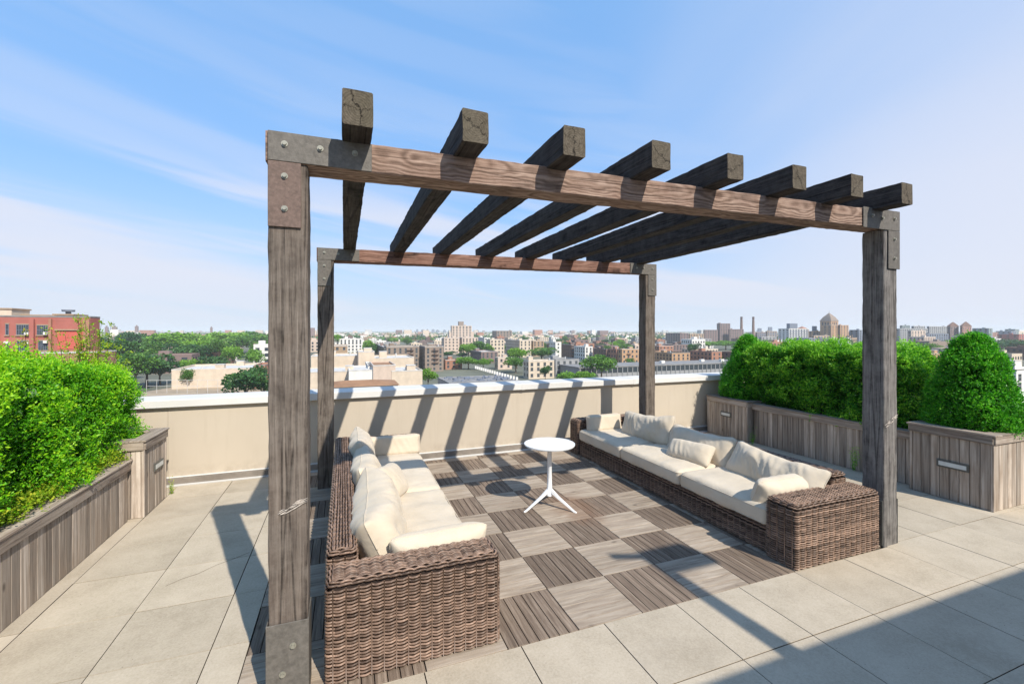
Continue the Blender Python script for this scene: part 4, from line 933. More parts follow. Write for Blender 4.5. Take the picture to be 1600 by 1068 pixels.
for (u0, u1, v0, yy) in ((-60, 18, 480, 5), (20, 84, 491, 8), (84, 114, 490, 9)):
    a, b = x_on(u0, yo+yy)-xo, x_on(u1, yo+yy)-xo; z1 = z_at(v0, (a+xo)*SA+(yo+yy)*CA)-GZ
    q = MB(); q.box(a, b, yy, yy+6, H-1, z1-.3, 0); q.box(a-.2, b+.2, yy-.2, yy+6.2, z1-.3, z1, 1); q.build('penthouse', [CM['cream'], CM['tan']], t)
q = MB(); xx = x_on(101, yo+9)-xo; hv = z_at(487.5, 106)-GZ; q.cyl((xx, 10.5, H-1), .5, hv-H+1, 10, 0); q.cyl((xx, 10.5, hv), 1.1, .45, 12, 0, r2=1.2); q.build('roof_vent', [CM['blue']], t)
# lower wing with a pipe rail
t2, *_ = bld('low_wing', 'low salmon brick wing with a pale coping in front of the red brick building', 'building', 60, 150, 152, 549, 85, 'salmon', 'lroof', wins=False, bulk=0, depth=8)
# beige garage block with fence
bld('garage_block', 'long plain beige block behind the chain link fence on the left', 'building', 268, 404, 421, 573.5, 195, 'cream', 'lroof', wins=False, bulk=2, depth=40)
t, Wd, Dp, H = bld('brick_house', 'small red brick block at the right end of the beige garage block', 'building', 397, 414, 424, 570, 188, 'salmon', 'tar', wins=False, bulk=0, depth=10)
# cream complex behind the left sofa
cw = 'cream block in the stepped roofs behind the sofa, '
for (a, c, b, v, D, m_, rf, lab) in (
    (470, 556, 560, 581, 150, 'cream', 'lroof', cw+'widest and lowest at the left'),
    (486, 558, 562, 556, 190, 'cream', 'lroof', cw+'long one left of the tower'),
    (560, 583, 585, 549, 182, 'cream', 'lroof', cw+'the tallest tower like volume'),
    (545, 582, 584, 578, 148, 'white', 'lroof', cw+'white parapet'),
    (583, 616, 618, 570.5, 150, 'pink', 'oroof', cw+'brown roofed'),
    (612, 658, 660, 579, 152, 'cream', 'lroof', cw+'nearest to the green tree'),
    (583, 645, 647, 559, 185, 'cream', 'lroof', cw+'a long plain wall behind the others'),
    (500, 541, 543, 540, 240, 'tan', 'lroof', 'tan brick block with rows of windows behind the cream roofs'),
    (575, 583, 584, 571, 160, 'white', 'tar', cw+'a narrow stair head')):
    bld('rendered_block', lab, 'building', a, (b-3 if b < 530 else a), b, v, D, m_, rf, wins=(m_ == 'tan'), depth=22 if D > 155 else 20, bulk=1 if m_ == 'cream' else 0, para=.5)
# brown hip roof just past the parapet
t = thing('roof_pavilion', 'low building with a brown hipped roof just beyond the parapet', 'building', (*ground_at(566, 118), GZ)); q = MB(); hw = 8.6; zt = z_at(599, 118)-GZ
q.box(-hw, hw, -6, 6, 0, zt-.02, 0); q.build('wall', [CM['cream']], t); q = MB()
q.add([(-hw-.4, -6.4, zt), (hw+.4, -6.4, zt), (hw+.4, 6.4, zt), (-hw-.4, 6.4, zt), (-hw*.55, 0, zt+1.0), (hw*.3, 0, zt+1.0)], [(0, 1, 5, 4), (2, 3, 4, 5)], 0); q.f.append((np.array([[1, 2, 5], [3, 0, 4]]), 0, np.array([.5, .5]), False)); q.f.append((np.array([[3, 2, 1, 0]]), 0, np.array([.5]), False)); q.build('roof', [CM['oroof']], t)
foot.append((t.location.x-9, t.location.x+9, t.location.y-7, t.location.y+7))
# flat roof with clutter
t, Wd, Dp, H = bld('flat_roof_block', 'wide low block with a grey flat roof strewn with dark clutter', 'building', 684, 702, 812, 598, 138, 'grey', 'tar', wins=False, bulk=0, depth=55, para=.25)
q = MB(); rr_ = random.Random(4)
for k in range(60):
    a, b = rr_.uniform(.06, .9)*Wd, rr_.uniform(.12, .9)*Dp; s_ = rr_.uniform(.3, 1.1); q.box(a, a+s_*rr_.uniform(.5, 2), b, b+s_, H-.2, H-.2+rr_.uniform(.15, .6), 0, rr_.random())
o = q.build('roof_clutter', [CM['blue']], t); o['kind'] = 'stuff'
for k in range(18):
    q = MB(); q.box(Wd-.9, Wd-.2, 1+k*2.9, 1.6+k*2.9, H-.25, H+.9, 0); q.build('roof_pier', [CM['white']], t)
# brown apartment pair with fire escapes
for (a, c, b, v, D, lab) in ((600, 604, 655, 541, 285, 'taupe brick apartment block with fire escapes, left one of the pair'), (655, 664, 693, 541, 285, 'taupe brick apartment block with a fire escape down the middle, right one of the pair')):
    t, Wd, Dp, H = bld('apartment_block', lab, 'building', a, c, b, v, D, 'taupe', 'lroof', 6, 3.4, depth=22, bulk=1); fireescape(t, Wd*.72 if a == 600 else Wd*.55, H, 6, 4.5)
bld('apartment_block', 'grey brown block with a pale gable front left of the taupe pair', 'building', 585, 600, 612, 542, 330, 'mauve', 'lroof', 5)
# pale apartments with the tower behind
T = [('tall brown slab far behind the striped tower', 1196, 1199, 1214, 517, 980, 'tan', 'lroof'), ('grey low slab between chimneys and striped tower', 1180, 1183, 1197, 519, 960, 'mauve', 'lroof'),
     ('brick block on the skyline between the pointed tower and the post', 1328, 1330, 1346, 518, 950, 'salmon', 'lroof'), ('long tan block low before the pointed tower', 1268, 1272, 1296, 524, 720, 'tan', 'lroof'),
     ('stepped pinkish block right of the pink tan block', 1440, 1444, 1462, 526, 560, 'pink', 'lroof'), ('red brick block low before the dark grey slab', 1428, 1434, 1452, 532, 520, 'salmon', 'tar'),
     ('small roof house with green glass on the right skyline', 1406, 1409, 1422, 508, 900, 'green', 'tar'), ('pale plant block on the right skyline', 1424, 1428, 1446, 509, 910, 'grey', 'lroof'), ('far brick block behind the green grey block', 1546, 1549, 1560, 519, 1000, 'salmon', 'lroof'),
     ('dark red block at the right frame edge', 1588, 1592, 1612, 522, 700, 'red', 'tar'), ('tan low block beside the twin gabled towers', 1516, 1519, 1534, 524, 700, 'pink', 'lroof'), ('pale grey block right of the twin chimneys above the hedge', 1186, 1190, 1212, 526, 700, 'grey', 'lroof'),
     ('pale pink apartment block with rounded bays, left one below the tall tan tower', 690, 694, 717, 527.5, 500, 'pink', 'lroof'),
     ('pale cream apartment block right below the tall tan tower', 718, 722, 747, 527, 505, 'pink', 'lroof'),
     ('cream apartment block with dark window rows right of a green tree', 760, 766, 788, 530, 430, 'cream', 'lroof'),
     ('white corner block beside the brown slab block', 745, 757, 766, 527, 520, 'white', 'lroof'),
     ('dark sided cream block in the middle distance behind the table', 790, 812, 830, 531, 440, 'cream', 'lroof'),
     ('tan block with a dark side between the cream blocks and the leafy trees', 828, 833, 850, 532, 450, 'tan', 'lroof'),
     ('brown and white block right of the leafy trees', 858, 868, 877, 534, 430, 'white', 'lroof'),
     ('dark brick block with a pale edge right of the leafy trees', 877, 893, 897, 538, 400, 'brown', 'lroof'),
     ('grey balcony block left of the near brick terrace', 897, 914, 926, 541, 380, 'white', 'lroof'),
     ('brown brick apartment row left of the salmon corner', 927, 947, 953, 545, 360, 'brown', 'tar'),
     ('brick block with a salmon stair tower rising at its corner', 950, 963, 975, 545, 350, 'salmon', 'tar'),
     ('orange tan apartment block with a fire escape left of the rear right post', 965, 972, 998, 545, 345, 'orange', 'lroof'),
     ('long dark brown brick block right of the rear post', 1012, 1050, 1078, 551, 330, 'orange', 'tar'),
     ('mauve brick block ending in a salmon corner', 1078, 1112, 1128, 549, 330, 'salmon', 'tar'),
     ('dark brick block half hidden by the far conical shrub', 1126, 1152, 1175, 550, 325, 'brown', 'tar'),
     ('pale flat roofed block behind the mauve brick block', 1082, 1084, 1122, 545, 420, 'cream', 'lroof'),
     ('salmon brick row with many chimneys right of the rear post', 1018, 1030, 1052, 540, 430, 'salmon', 'lroof'),
     ('brown gabled block above the dark brick block', 1050, 1052, 1075, 538, 440, 'mauve', 'tar'),
     ('beige block with a row of dark arched windows and a tree in front', 818, 826, 866, 563, 240, 'cream', 'lroof'),
     ('blue grey block with tall window bays beside the beige arched block', 866, 868, 905, 561, 255, 'grey', 'tar'),
     ('small cream shed roofed house left of the beige arched block', 773, 778, 800, 558, 300, 'pink', 'lroof'),
     ('reddish row of houses with white roof edges in front of the pale apartments', 735, 752, 778, 549, 360, 'mauve', 'lroof'),
     ('rust brown low building between the taupe pair and the trees', 692, 696, 722, 562, 300, 'salmon', 'lroof'),
     ('white fronted house with a row of dark windows left of the taupe pair', 500, 506, 566, 529, 420, 'white', 'lroof'),
     ('tall tan apartment tower breaking the skyline behind the table', 704, 706, 737, 508.5, 880, 'pink', 'lroof'),
     ('brown slab block on the skyline with a dark left side', 769, 776, 800, 516.5, 900, 'taupe', 'tar'),
     ('low grey institutional block with a brick corner left of the mauve hospital', 1040, 1063, 1076, 520, 900, 'mauve', 'lroof'),
     ('pale tan institutional block left of the mauve hospital', 1076, 1078, 1100, 521, 950, 'tan', 'lroof'),
     ('mauve brick hospital, left wing of the stepped block by the two chimneys', 1099, 1101, 1128, 515, 980, 'mauve', 'tar'),
     ('mauve brick hospital, stepped central tower by the two chimneys', 1120, 1125, 1141, 505, 990, 'mauve', 'tar'),
     ('mauve brick hospital, right wing of the stepped block by the two chimneys', 1138, 1140, 1162, 514, 980, 'mauve', 'tar'),
     ('white and blue striped tower above the right hedge', 1216, 1233, 1263, 513, 780, 'white', 'tar'),
     ('orange block with a small tower right of the striped tower', 1263, 1270, 1284, 517, 800, 'orange', 'lroof'),
     ('tan and blue shouldered tower under the pointed crown, left half', 1286, 1299, 1309, 507.5, 760, 'orange', 'lroof'),
     ('tan shouldered tower under the pointed crown, right half', 1309, 1313, 1326, 507.5, 762, 'orange', 'lroof'),
     ('long blue grey block low behind the right hedge', 1262, 1264, 1300, 528, 700, 'blue', 'lroof'),
     ('cream block below the pointed tower', 1300, 1301, 1309, 528, 650, 'cream', 'lroof'),
     ('blue and white box block right below the pointed tower', 1309, 1319, 1330, 529, 640, 'white', 'lroof'),
     ('blue grey glass block just left of the near right post', 1327, 1342, 1352, 515, 780, 'blue', 'lroof'),
     ('pink tan block just right of the near right post', 1418, 1424, 1446, 516, 700, 'pink', 'lroof'),
     ('grey layered block on the skyline right of the near right post', 1404, 1406, 1450, 513, 820, 'grey', 'lroof'),
     ('dark grey slab in front of the twin gabled towers', 1446, 1448, 1492, 521, 740, 'blue', 'tar'),
     ('wide grey block on the skyline behind the dark slab', 1448, 1452, 1484, 509.5, 860, 'grey', 'lroof'),
     ('brown tower with a dark gable, left one of the twins', 1480, 1485, 1498, 510, 760, 'mauve', 'tar'),
     ('salmon tower with a dark gable, right one of the twins', 1500, 1504, 1518, 510, 755, 'salmon', 'tar'),
     ('green grey glass block with a pale stair tower right of the twins', 1519, 1545, 1551, 512.5, 780, 'green', 'lroof'),
     ('far blue grey slab right of the green grey block', 1556, 1580, 1588, 517, 1000, 'blue', 'lroof'),
     ('far slim dark slab at the right edge of the skyline', 1570, 1586, 1592, 514, 1050, 'green', 'lroof'),
     ('taupe windowless hall behind the near conical shrub', 1450, 1452, 1502, 533, 420, 'taupe', 'tar'),
     ('orange striped facade low behind the near conical shrub', 1452, 1455, 1490, 552, 330, 'orange', 'lroof'),
     ('white box building right of the near right post', 1406, 1409, 1424, 540, 400, 'white', 'lroof'),
     ('white building with a dark side at the far right edge', 1553, 1588, 1640, 577, 118, 'white', 'tar'),
     ('long salmon terrace low behind the near post and hedge', 1340, 1344, 1400, 545, 400, 'salmon', 'tar'),
     ('long brown building across the gap in the right hedge', 1480, 1490, 1545, 549, 300, 'tan', 'lroof')]
for (lab, a, c, b, v, D, m_, rf) in T:
    big = D > 600
    t, Wd, Dp, H = bld('apartment_block' if D < 600 else 'tower_block', lab, 'building', a, c, b, v, D, m_, rf, wpitch=(6.5 if big else 3.4), wsize=(3.0, 1.9) if big else (1.5, 1.8), depth=16 if not big else 25, bulk=1, cut=590 if D > 300 else 640, wins='windowless' not in lab)
    if 'fire escape' in lab: fireescape(t, Wd*.4, H, max(2, int(H/3.1)), 4)
    if 'striped' in lab and 'tower' in lab:
        for k in range(9): q = MB(); q.box(.3, Wd-.3, -.12, -.06, H-4-k*3.2, H-2.4-k*3.2, 0); q.build('window_band', [CM['blue']], t)
        q = MB(); q.box(Wd*.15, Wd*.55, Dp*.2, Dp*.5, H-.5, H+9, 0); q.build('plant_room', [CM['blue']], t)
    if 'tall tan apartment tower' in lab:
        q = MB(); q.box(Wd*.38, Wd*.62, 4, 12, H-.5, H+8.5, 0); q.build('plant_room', [CM['taupe']], t)
        MB().box(-5, -.05, 2, 14, 0, H-13, 0).build('wing', [CM['pink']], t); MB().box(Wd+.05, Wd+5, 2, 14, 0, H-12, 0).build('wing', [CM['pink']], t)
    if 'gable, ' in lab:
        q = MB(); e = .6; a_, b_ = Wd/2, Dp/2
        for k, (s0, z0_, s1, z1_) in enumerate(((1.06, 0, 1.0, .10), (1.0, .10, .50, .38), (.50, .38, .08, .58))):
            A_ = [(a_+sx*a_*s_, b_+sy*b_*s_, H+.05+z_*Wd*.55) for s_, z_ in ((s0, z0_), (s1, z1_)) for sx, sy in ((-1, -1), (1, -1), (1, 1), (-1, 1))]
            q.add(A_, [(0, 1, 5, 4), (1, 2, 6, 5), (2, 3, 7, 6), (3, 0, 4, 7)]+([(4, 5, 6, 7)] if k == 2 else []), 0)
        q.build('gable_roof', [CM['brown']], t)
# pointed crown across both halves of the shouldered tower, one thing of its own
def pyramid(name, label, u, D, z0, hw, h1, h2, wall, roof):
    x, y = ground_at(u, D); t = thing(name, label, 'building', (x, y+hw+2, GZ)); foot.append((x-hw, x+hw, y, y+2*hw)); b = z0-GZ
    q = MB(); q.box(-hw, hw, -hw, hw, 0, b+h1, 0); q.build('wall', [CM[wall]], t); q = MB(); e = hw+.8; k = hw*.66
    q.add([(-e, -e, b+h1+.02), (e, -e, b+h1+.02), (e, e, b+h1+.02), (-e, e, b+h1+.02), (-k, -k, b+h1+h2*.5), (k, -k, b+h1+h2*.5), (k, k, b+h1+h2*.5), (-k, k, b+h1+h2*.5)], [(0, 1, 5, 4), (1, 2, 6, 5), (2, 3, 7, 6), (3, 0, 4, 7), (3, 2, 1, 0)], 0)
    n0 = q.n; q.add([(-k, -k, b+h1+h2*.5), (k, -k, b+h1+h2*.5), (k, k, b+h1+h2*.5), (-k, k, b+h1+h2*.5), (0, 0, b+h1+h2)], [(0, 1, 4), (1, 2, 4), (2, 3, 4), (3, 0, 4)], 0)
    q.build('pointed_roof', [CM[roof]], t); q = MB()
    for s_ in (-.5, 0, .5): q.box(hw*s_-1.2, hw*s_+1.2, -hw-.1, -hw-.02, b+h1-7, b+h1-2, 0); q.box(-hw-.1, -hw-.02, hw*s_-1.2, hw*s_+1.2, b+h1-7, b+h1-2, 0)
    q.build('crown_windows', [CM['glass']], t); q = MB(); q.tube([(0, 0, b+h1+h2-.5), (0, 0, b+h1+h2+4)], [.4, .08], 6, 0); q.build('finial', [CM['grey']], t)
pyramid('crowned_tower', 'pointed brown crown rising over the tan shouldered hospital tower', 1306, 775, z_at(505, 775), 9.5, 4, 15, 'orange', 'taupe')
pyramid('crowned_block', 'small reddish pyramid roof between the striped tower and the pointed tower', 1261, 860, z_at(516, 860), 8, 1, 7, 'salmon', 'salmon')
for u, lab in ((1158.5, 'tall brick chimney left one of the pair by the mauve hospital'), (1177, 'tall brick chimney right one of the pair by the mauve hospital')):
    x, y = ground_at(u, 1000); h = z_at(495, 1000)-GZ; q = MB(); q.tube([(0, 0, 0), (0, 0, h*.9), (0, 0, h)], [3.4, 2.3, 2.4], 16); t = thing('chimney_stack', lab, 'chimney', (x, y, GZ), 0, 'brick chimneys by the hospital'); q.build('stack', [CM['brown']], t)
    q = MB(); q.cyl((0, 0, h-.6), 2.7, 1.0, 16, 0); q.build('cap', [CM['brown']], t)
# long low school with window bands
x, y = ground_at(905, 235)
t = thing('long_school_block', 'long low grey roofed block with bands of tall windows just over the parapet', 'building', (x, y, GZ)); x2 = x_on(1140, y-20); Lg = 150; foot.append((x-5, x+Lg, y-12, y+25))
hh = z_at(573.5, 235)-GZ; q = MB(); q.box(0, Lg, 0, 22, 0, hh-.6, 0); q.build('wall', [CM['grey']], t); q = MB(); q.box(-.5, Lg+.5, -.5, 22.5, hh-.6, hh, 0); q.build('roof', [CM['tar']], t)
for k in range(44):
    q = MB(); q.box(1+k*3.3, 3.6+k*3.3, -.08, -.012, hh-3.6, hh-1.0, 0); 
    if k == 0: o0 = q.build('window', [CM['glass']], t)
    else: o = o0.copy(); COL.objects.link(o); o.location.x = k*3.3
for k in range(45): 
    if k == 0: q = MB(); q.box(.35, .75, -.3, -.015, hh-8, hh-.7, 0); p0_ = q.build('mullion', [CM['grey']], t)
    else: o = p0_.copy(); COL.objects.link(o); o.location.x = k*3.3
for k, (a, b) in enumerate(((60, 8), (92, 10), (105, 7), (118, 12))): q = MB(); q.box(a, a+2.5, b, b+2, hh, hh+1.5, 0, .5, .1); q.build('roof_unit', [CM['white']], t)
# chain link fence before the garage block
fa = np.array(ground_at(229, 172)); fb = np.array(ground_at(372, 172)); t = thing('chain_link_fence', 'tall see-through chain link fence with thin rails on the left', 'fence', (fa[0], fa[1], z_at(612, 172)-0.5)); L2 = np.linalg.norm(fb-fa); t.rotation_euler.z = math.atan2(fb[1]-fa[1], fb[0]-fa[0])
q = MB(); q.box(0, L2, -.04, .04, 5.0, 5.12, 0); q.box(0, L2, -.04, .04, 2.7, 2.8, 0); q.build('rail', [CM['lroof']], t)
for k in range(10): q = MB(); q.cyl((k*L2/9, 0, -2), .07, 7.1, 6, 0); q.build('post', [CM['lroof']], t)
q = MB(); q.box(-4, L2+60, -12, 45, -.4, 0, 0); 
yd = q.build('yard', [plain('dry_yard', (0.34, 0.27, 0.19), 0.95, .2, .1)]); yd.location = t.location; yd.rotation_euler = t.rotation_euler; yd['kind'] = 'structure'

# --- trees
def crown_mesh(seed, n=2600, k=12):
    rr = np.random.default_rng(seed); C_ = rr.normal(0, .42, (k, 3)); C_[:, 2] = np.abs(C_[:, 2])*.7+.05; rad = rr.uniform(.34, .55, k); C_[0] = (0, 0, .35); rad[0] = .65
    idx = rr.integers(0, k, n); d = rr.normal(size=(n, 3)); d /= np.linalg.norm(d, axis=1)[:, None]; d[:, 2] = np.where(d[:, 2] < -.4, -d[:, 2], d[:, 2])
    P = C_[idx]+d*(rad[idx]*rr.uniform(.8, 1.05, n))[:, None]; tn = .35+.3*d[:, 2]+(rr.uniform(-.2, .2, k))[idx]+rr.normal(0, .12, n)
    mb = MB(); leaf_cloud(mb, P, rr.normal(size=(n, 3)), .135, .8, rr, tn); return mb
crowns = []
for k in range(10):
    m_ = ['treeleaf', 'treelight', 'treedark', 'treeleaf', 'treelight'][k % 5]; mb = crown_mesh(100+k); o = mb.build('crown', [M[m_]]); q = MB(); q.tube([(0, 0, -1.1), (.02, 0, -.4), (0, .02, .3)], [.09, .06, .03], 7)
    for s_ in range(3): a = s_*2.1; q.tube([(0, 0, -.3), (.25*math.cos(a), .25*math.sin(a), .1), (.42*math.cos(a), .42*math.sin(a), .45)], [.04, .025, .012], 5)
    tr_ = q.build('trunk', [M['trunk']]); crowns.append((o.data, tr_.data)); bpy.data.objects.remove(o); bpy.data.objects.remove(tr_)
TREE_N = {0: 'mid green', 1: 'bright green', 2: 'dark green'}
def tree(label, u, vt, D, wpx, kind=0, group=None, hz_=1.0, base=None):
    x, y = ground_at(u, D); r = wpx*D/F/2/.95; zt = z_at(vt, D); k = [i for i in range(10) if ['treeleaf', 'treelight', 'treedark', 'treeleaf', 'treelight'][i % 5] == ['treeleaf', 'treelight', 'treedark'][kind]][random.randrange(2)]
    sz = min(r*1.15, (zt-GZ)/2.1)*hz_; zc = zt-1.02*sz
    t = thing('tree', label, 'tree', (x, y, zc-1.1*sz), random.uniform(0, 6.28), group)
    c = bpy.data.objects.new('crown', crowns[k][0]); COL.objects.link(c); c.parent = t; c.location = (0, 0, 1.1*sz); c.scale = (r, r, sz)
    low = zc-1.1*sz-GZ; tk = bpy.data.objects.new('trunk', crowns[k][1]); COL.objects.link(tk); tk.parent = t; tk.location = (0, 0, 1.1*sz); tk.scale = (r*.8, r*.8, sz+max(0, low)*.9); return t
for a in (('large dark tree left of the beige garage block', 229, 554, 205, 62, 2), ('rounded dark green tree just above the end of the left hedge', 186, 528, 230, 46, 2), ('olive brown tree crown behind the left hedge end', 212, 556, 195, 48, 0),
          ('broad bright canopy in the middle of the left treetops', 262, 519, 390, 78, 1), ('dark tree below the broad bright canopy', 290, 538, 300, 50, 2), ('small dark tree right of the dark middle tree', 322, 540, 310, 34, 2),
          ('pale green slender tree in front of the far houses', 342, 533, 300, 24, 0), ('bright rounded tree near the front left post', 364, 540, 290, 32, 1), ('bright canopy along the skyline right of the broad one', 345, 518, 480, 70, 1),
          ('olive canopy next to the front left post on the skyline', 392, 518, 520, 60, 0), ('clipped ball tree in front of the beige garage wall', 293, 579, 186, 25, 0), ('spiky dark evergreen rising over the coping by the front left post', 384, 576, 150, 66, 2),
          ('dark bush at the foot of the spiky evergreen', 412, 588, 150, 34, 2), ('green tree left of the white fronted house', 525, 522, 430, 18, 1), ('green tree right of the white fronted house', 576, 531, 400, 18, 1), ('low dark tree behind the cream tower', 596, 538, 390, 24, 2),
          ('green tree hugging the right wall of the cream complex', 669, 575, 180, 26, 1), ('bright tree in front of the reddish row', 732, 557, 300, 30, 1), ('bright tree right of the one before the reddish row', 755, 560, 300, 26, 1), ('dark tree under the pale pink block', 700, 549, 420, 22, 2),
          ('dark tree between the pale pink block and the row', 722, 551, 410, 18, 2), ('tree between the two pale apartment groups', 748, 535, 430, 30, 0), ('round tree left of the beige arched block', 806, 558, 275, 34, 0), ('leafy tree in front of the brown and white block', 846, 543, 370, 44, 0), ('leafy tree left of the brown and white block', 812, 545, 380, 24, 2),
          ('small tree against the beige arched facade', 852, 572, 215, 18, 2), ('large loose grey green tree over the window band block', 940, 555, 225, 46, 0), ('low bushy tree before the blue grey block', 885, 580, 210, 36, 1), ('low bushy tree right of the blue grey block', 914, 579, 212, 26, 1),
          ('yellow green bush below the mauve brick block', 1096, 567, 290, 40, 1), ('dark green shrub tree below the orange tan block', 985, 561, 300, 18, 0), ('park tree before the mauve hospital, left', 1108, 533, 620, 32, 1), ('park tree before the mauve hospital, middle', 1134, 532, 610, 36, 1), ('park tree before the mauve hospital, right', 1158, 531, 600, 34, 1),
          ('dark leafy tree between the hedge end and the beige garage wall', 250, 565, 215, 46, 2), ('mid green tree at the left foot of the broad bright canopy', 236, 538, 300, 44, 0), ('bright green tree in front of the broad canopy', 312, 530, 340, 46, 1),
          ('mid green tree left of the olive skyline canopy', 372, 524, 430, 44, 0), ('bright green crown between the skyline canopies', 300, 520, 450, 50, 1), ('dark green crown above the left hedge end', 205, 519, 420, 56, 2), ('bright tree by the red brick end block', 400, 545, 280, 30, 1),
          ('dark low tree behind the beige garage roof', 335, 556, 250, 40, 2), ('bright low tree behind the beige garage roof', 300, 560, 245, 30, 1), ('mid green tree squeezed beside the front left post', 410, 533, 380, 26, 0),
          ('small tree right of the near right post', 1440, 540, 420, 20, 2), ('dark tree at the right edge skyline', 1566, 532, 520, 50, 2), ('dark tree at the right edge beside the frame', 1597, 530, 520, 40, 2), ('yellow green tree between the dark right edge trees', 1572, 545, 420, 34, 1), ('tree left of the green grey glass block foot', 1545, 538, 520, 26, 0)):
    tree(*a)

# --- filler houses and trees, by street blocks
kinds = [('white', 'lroof'), ('cream', 'lroof'), ('tan', 'lroof'), ('salmon', 'tar'), ('brown', 'lroof'), ('pink', 'lroof'), ('mauve', 'lroof'), ('grey', 'lroof'), ('white', 'lroof')]
cname = dict(white='white', cream='cream', tan='tan brick', salmon='salmon brick', brown='brown brick', pink='pinkish', mauve='mauve brick', grey='grey')
fillers = []
ANCH = [(130, 'red brick building'), (215, 'left hedge end'), (285, 'clipped ball tree'), (340, 'beige garage block'), (395, 'spiky dark evergreen'), (450, 'front left post'), (507, 'rear left post'), (533, 'white fronted house'), (572, 'cream stair tower'), (628, 'left taupe block'), (678, 'right taupe block'),
        (722, 'tall tan tower'), (752, 'reddish row'), (787, 'brown slab block'), (812, 'white table'), (845, 'beige arched block'), (885, 'blue grey block'), (915, 'grey balcony block'), (940, 'loose grey green tree'), (962, 'salmon stair tower'), (985, 'orange tan block'), (1010, 'rear right post'), (1048, 'dark brown brick block'),
        (1082, 'low institutional block'), (1100, 'mauve brick block'), (1133, 'stepped mauve hospital'), (1168, 'twin chimneys'), (1200, 'far conical shrub'), (1240, 'striped tower'), (1275, 'small reddish pyramid roof'), (1306, 'pointed crown tower'), (1340, 'blue grey glass block'), (1378, 'silver grey front post'),
        (1434, 'pink tan block'), (1470, 'dark grey slab'), (1500, 'twin gabled towers'), (1535, 'green grey glass block'), (1572, 'far blue grey slab'), (1600, 'right frame edge')]
def name_fillers():
    rows = {}
    for o, typ, u, D in fillers:
        a = min(ANCH, key=lambda q: abs(q[0]-u)); side_ = 'just left of' if u < a[0]-9 else 'just right of' if u > a[0]+9 else 'in line with'
        near = 'near' if D < 430 else 'midway' if D < 700 else 'far'
        rows.setdefault((typ, near, side_, a[1]), []).append((u, o))
    ordn = ['leftmost', 'second from left', 'third from left', 'fourth from left', 'fifth from left', 'sixth from left', 'seventh from left', 'eighth from left']
    for (typ, near, side_, an), l in rows.items():
        l.sort(key=lambda q: q[0])
        for k, (u, o) in enumerate(l):
            o['label'] = f'{near} {typ} {side_} the {an}' + ('' if len(l) == 1 else f', {ordn[min(k, 7)]}')
def free(x0, x1, y0, y1, pad=3):
    return all(x1+pad < a or x0-pad > b or y1+pad < c or y0-pad > d for a, b, c, d in foot)
rf_ = random.Random(99); hm = {}
def house_mesh(m_, rfm, wx, dy, h, k):
    key = (m_, k)
    if key in hm: return hm[key]
    q = MB(); q.box(0, 1, 0, 1, 0, .93, 0); e = .04
    q.box(-.004, 1.004, -.004, e, .93, 1, 0); q.box(-.004, 1.004, 1-e, 1.004, .93, 1, 0); q.box(-.004, e, e, 1-e, .93, 1, 0); q.box(1-e, 1.004, e, 1-e, .93, 1, 0); q.box(e, 1-e, e, 1-e, .925, .935, 1)
    n = 3+k
    for f_ in range(3):
        for i in range(n):
            a = (i+.3)/n; q.box(a, a+.4/n, -.012, -.003, .12+f_*.28, .28+f_*.28, 2)
            q.box(-.012, -.003, a, a+.4/n, .12+f_*.28, .28+f_*.28, 2); q.box(1.003, 1.012, a, a+.4/n, .12+f_*.28, .28+f_*.28, 2)
    b = .15+.15*k; q.box(b, b+.25, .35, .65, .93, 1.18, 0)
    if k == 2: q.cyl((.8, .3, .93), .03, .35, 6, 0)
    o = q.build('tmp', [CM[m_], CM[rfm], CM['glass']]); hm[key] = o.data; bpy.data.objects.remove(o); return hm[key]
cnt = 0; tries = 0
while cnt < 225 and tries < 6000:
    tries += 1; u = rf_.uniform(165, 1610); D = 260+900*rf_.random()**1.1
    x, y = ground_at(u, D); x = round(x/22)*22+rf_.uniform(-1, 1); y = round(y/30)*30+rf_.uniform(-3, 3)
    wx = rf_.uniform(12, 26); dy = rf_.uniform(12, 20); h = rf_.uniform(7, 12.5)+(rf_.random() < .15)*4
    Dn = x*SA+y*CA
    if Dn < 230 or (430 < 800+F*((x*CA-y*SA)/Dn) < 1180 and Dn < 470) or not free(x, x+wx, y, y+dy): continue
    foot.append((x, x+wx, y, y+dy)); m_, rfm = rf_.choice(kinds); k = rf_.randrange(3); 
    uu = 800+F*((x*CA-y*SA)/Dn); near = 'near' if Dn < 480 else 'middle distance' if Dn < 800 else 'far'
    o = bpy.data.objects.new('row_house', house_mesh(m_, rfm, wx, dy, h, k)); COL.objects.link(o); o.location = (x, y, GZ); o.scale = (wx, dy, h)
    sz_ = ('wide ' if wx > 20 else 'narrow ' if wx < 15 else '')+('tall ' if h > 11.5 else 'low ')
    fillers.append((o, f'{sz_}{cname[m_]} house', uu, Dn)); tag(o, 'x', 'house', f'{cname[m_]} houses among the rooftops'); cnt += 1
cnt = 0
while cnt < 150:
    u = rf_.uniform(160, 1620); D = 280+1000*rf_.random()**1.2; x, y = ground_at(u, D); r = rf_.uniform(4, 8)
    if not free(x-r*.5, x+r*.5, y-r*.5, y+r*.5, 0): cnt += 1 if rf_.random() < .05 else 0; continue
    k = rf_.choice([0, 1, 2, 0, 1] if u > 440 else [1, 1, 2, 0]); nm = TREE_N[k]
    t = tree('x', u, VH+F*(EYE-(GZ+rf_.uniform(9, 15)))/D, D, 2*r*F/D, k, f'{nm} trees among the rooftops'); fillers.append((t, ('small ' if r < 5 else 'big ' if r > 7 else '')+nm+' tree', u, D)); cnt += 1
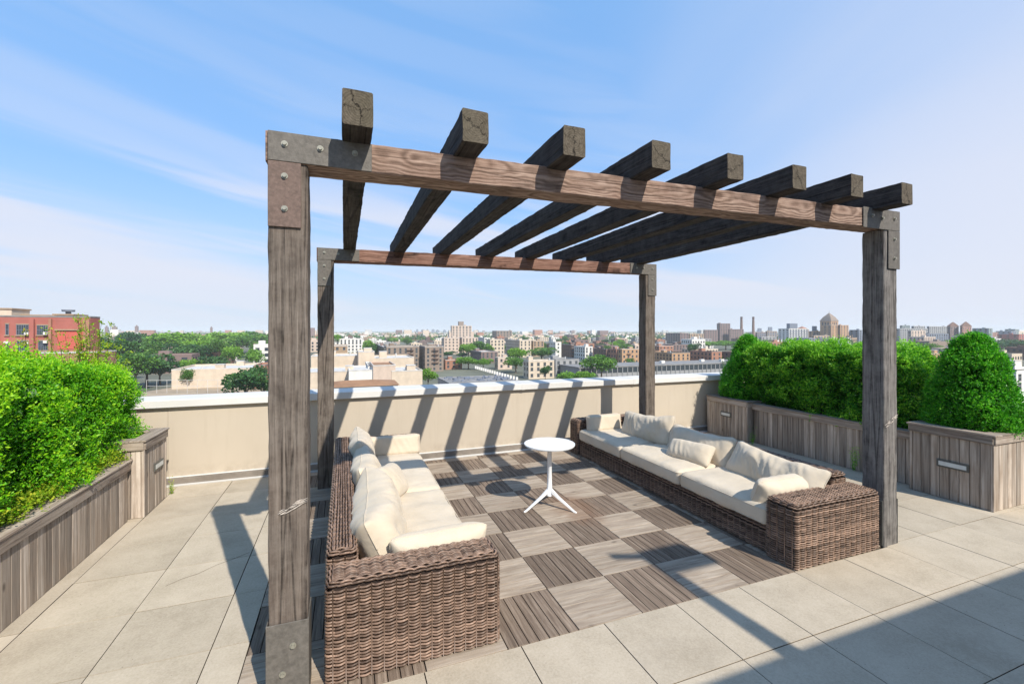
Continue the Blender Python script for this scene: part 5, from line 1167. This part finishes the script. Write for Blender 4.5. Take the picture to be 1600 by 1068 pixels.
# far mass of woods and roofs
rr = np.random.default_rng(5); n = 9000; D = 1150+7500*rr.uniform(0, 1, n)**1.6; u = rr.uniform(-250, 1850, n); r_ = (u-800)/F
X_ = D*(SA+r_*CA); Y_ = D*(CA-r_*SA); idx = np.repeat(np.arange(n), 11); s_ = rr.uniform(4, 8, n)[idx]*(1+D[idx]/6000)
P = np.stack([X_[idx], Y_[idx], np.full(len(idx), GZ)], 1)+rr.normal(size=(len(idx), 3))*np.stack([s_*1.3, s_*.9, s_*.35], 1); P[:, 2] += 5+D[idx]*.0008
mb = MB(); leaf_cloud(mb, P, rr.normal(size=P.shape), 7.5, .9, rr, .3+rr.normal(0, .2, len(idx)))
tag(mb.build('distant_woods', [M['treeleaf']]), 'far mass of treetops fading into the haze at the horizon', 'woods', kind='stuff')
mb = MB()
for k in range(3200):
    D_ = 1200+5500*rr.uniform()**1.3; u_ = rr.uniform(150, 1750); x, y = ground_at(u_, D_); w_, d_, h_ = rr.uniform(12, 40), rr.uniform(12, 25), rr.uniform(8, 16)+(rr.uniform() < .06)*rr.uniform(5, 20)
    mb.box(x, x+w_, y, y+d_, GZ, GZ+h_, int(rr.integers(0, 6)), rr.uniform())
tag(mb.build('distant_rooftops', [CM['white'], CM['cream'], CM['salmon'], CM['mauve'], CM['lroof'], CM['pink']]), 'far mass of small pale and brick buildings reaching the horizon', 'rooftops', kind='stuff')
for u_, v_, w_ in ((642, 517, 3), (652, 516, 3), (661, 516.5, 5), (668, 516, 3), (677, 516, 4), (684, 517, 5), (695, 517, 4), (746, 517, 4), (213, 511, 4), (330, 513, 3), (166, 512, 4), (178, 512, 6)):
    D_ = 3200 if 600 < u_ < 750 else 1500; x, y = ground_at(u_, D_); h = z_at(v_-1.5, D_)-GZ; ww = w_*D_/F; q = MB(); q.box(-ww/2, ww/2, 0, ww*.7, 0, h, 0); q.box(-ww*.2, ww*.2, ww*.2, ww*.5, h, h+4, 0)
    o = q.build('distant_tower', [CM['blue' if D_ > 2000 else 'mauve']]); o.location = (x, y, GZ)
    fillers.append((o, 'tiny skyline tower', u_, D_)); tag(o, 'x', 'tower', 'far towers on the skyline')

name_fillers()
# ================================================================ HAZE
hm_ = bpy.data.materials.new('haze'); hm_.use_nodes = True; t_ = hm_.node_tree; t_.nodes.clear(); o_ = t_.nodes.new('ShaderNodeOutputMaterial'); pv = t_.nodes.new('ShaderNodeVolumePrincipled')
pv.inputs['Color'].default_value = (0.93, 0.97, 1.0, 1); pv.inputs['Density'].default_value = 0.00015; pv.inputs['Anisotropy'].default_value = 0.0; t_.links.new(pv.outputs[0], o_.inputs['Volume'])
hz_o = MB().box(-9100, 16100, -500, 24100, GZ-3, 70, 0).build('haze', [hm_]); hz_o['kind'] = 'stuff'
for o in bpy.data.objects:
    if '_dims' in o: del o['_dims']
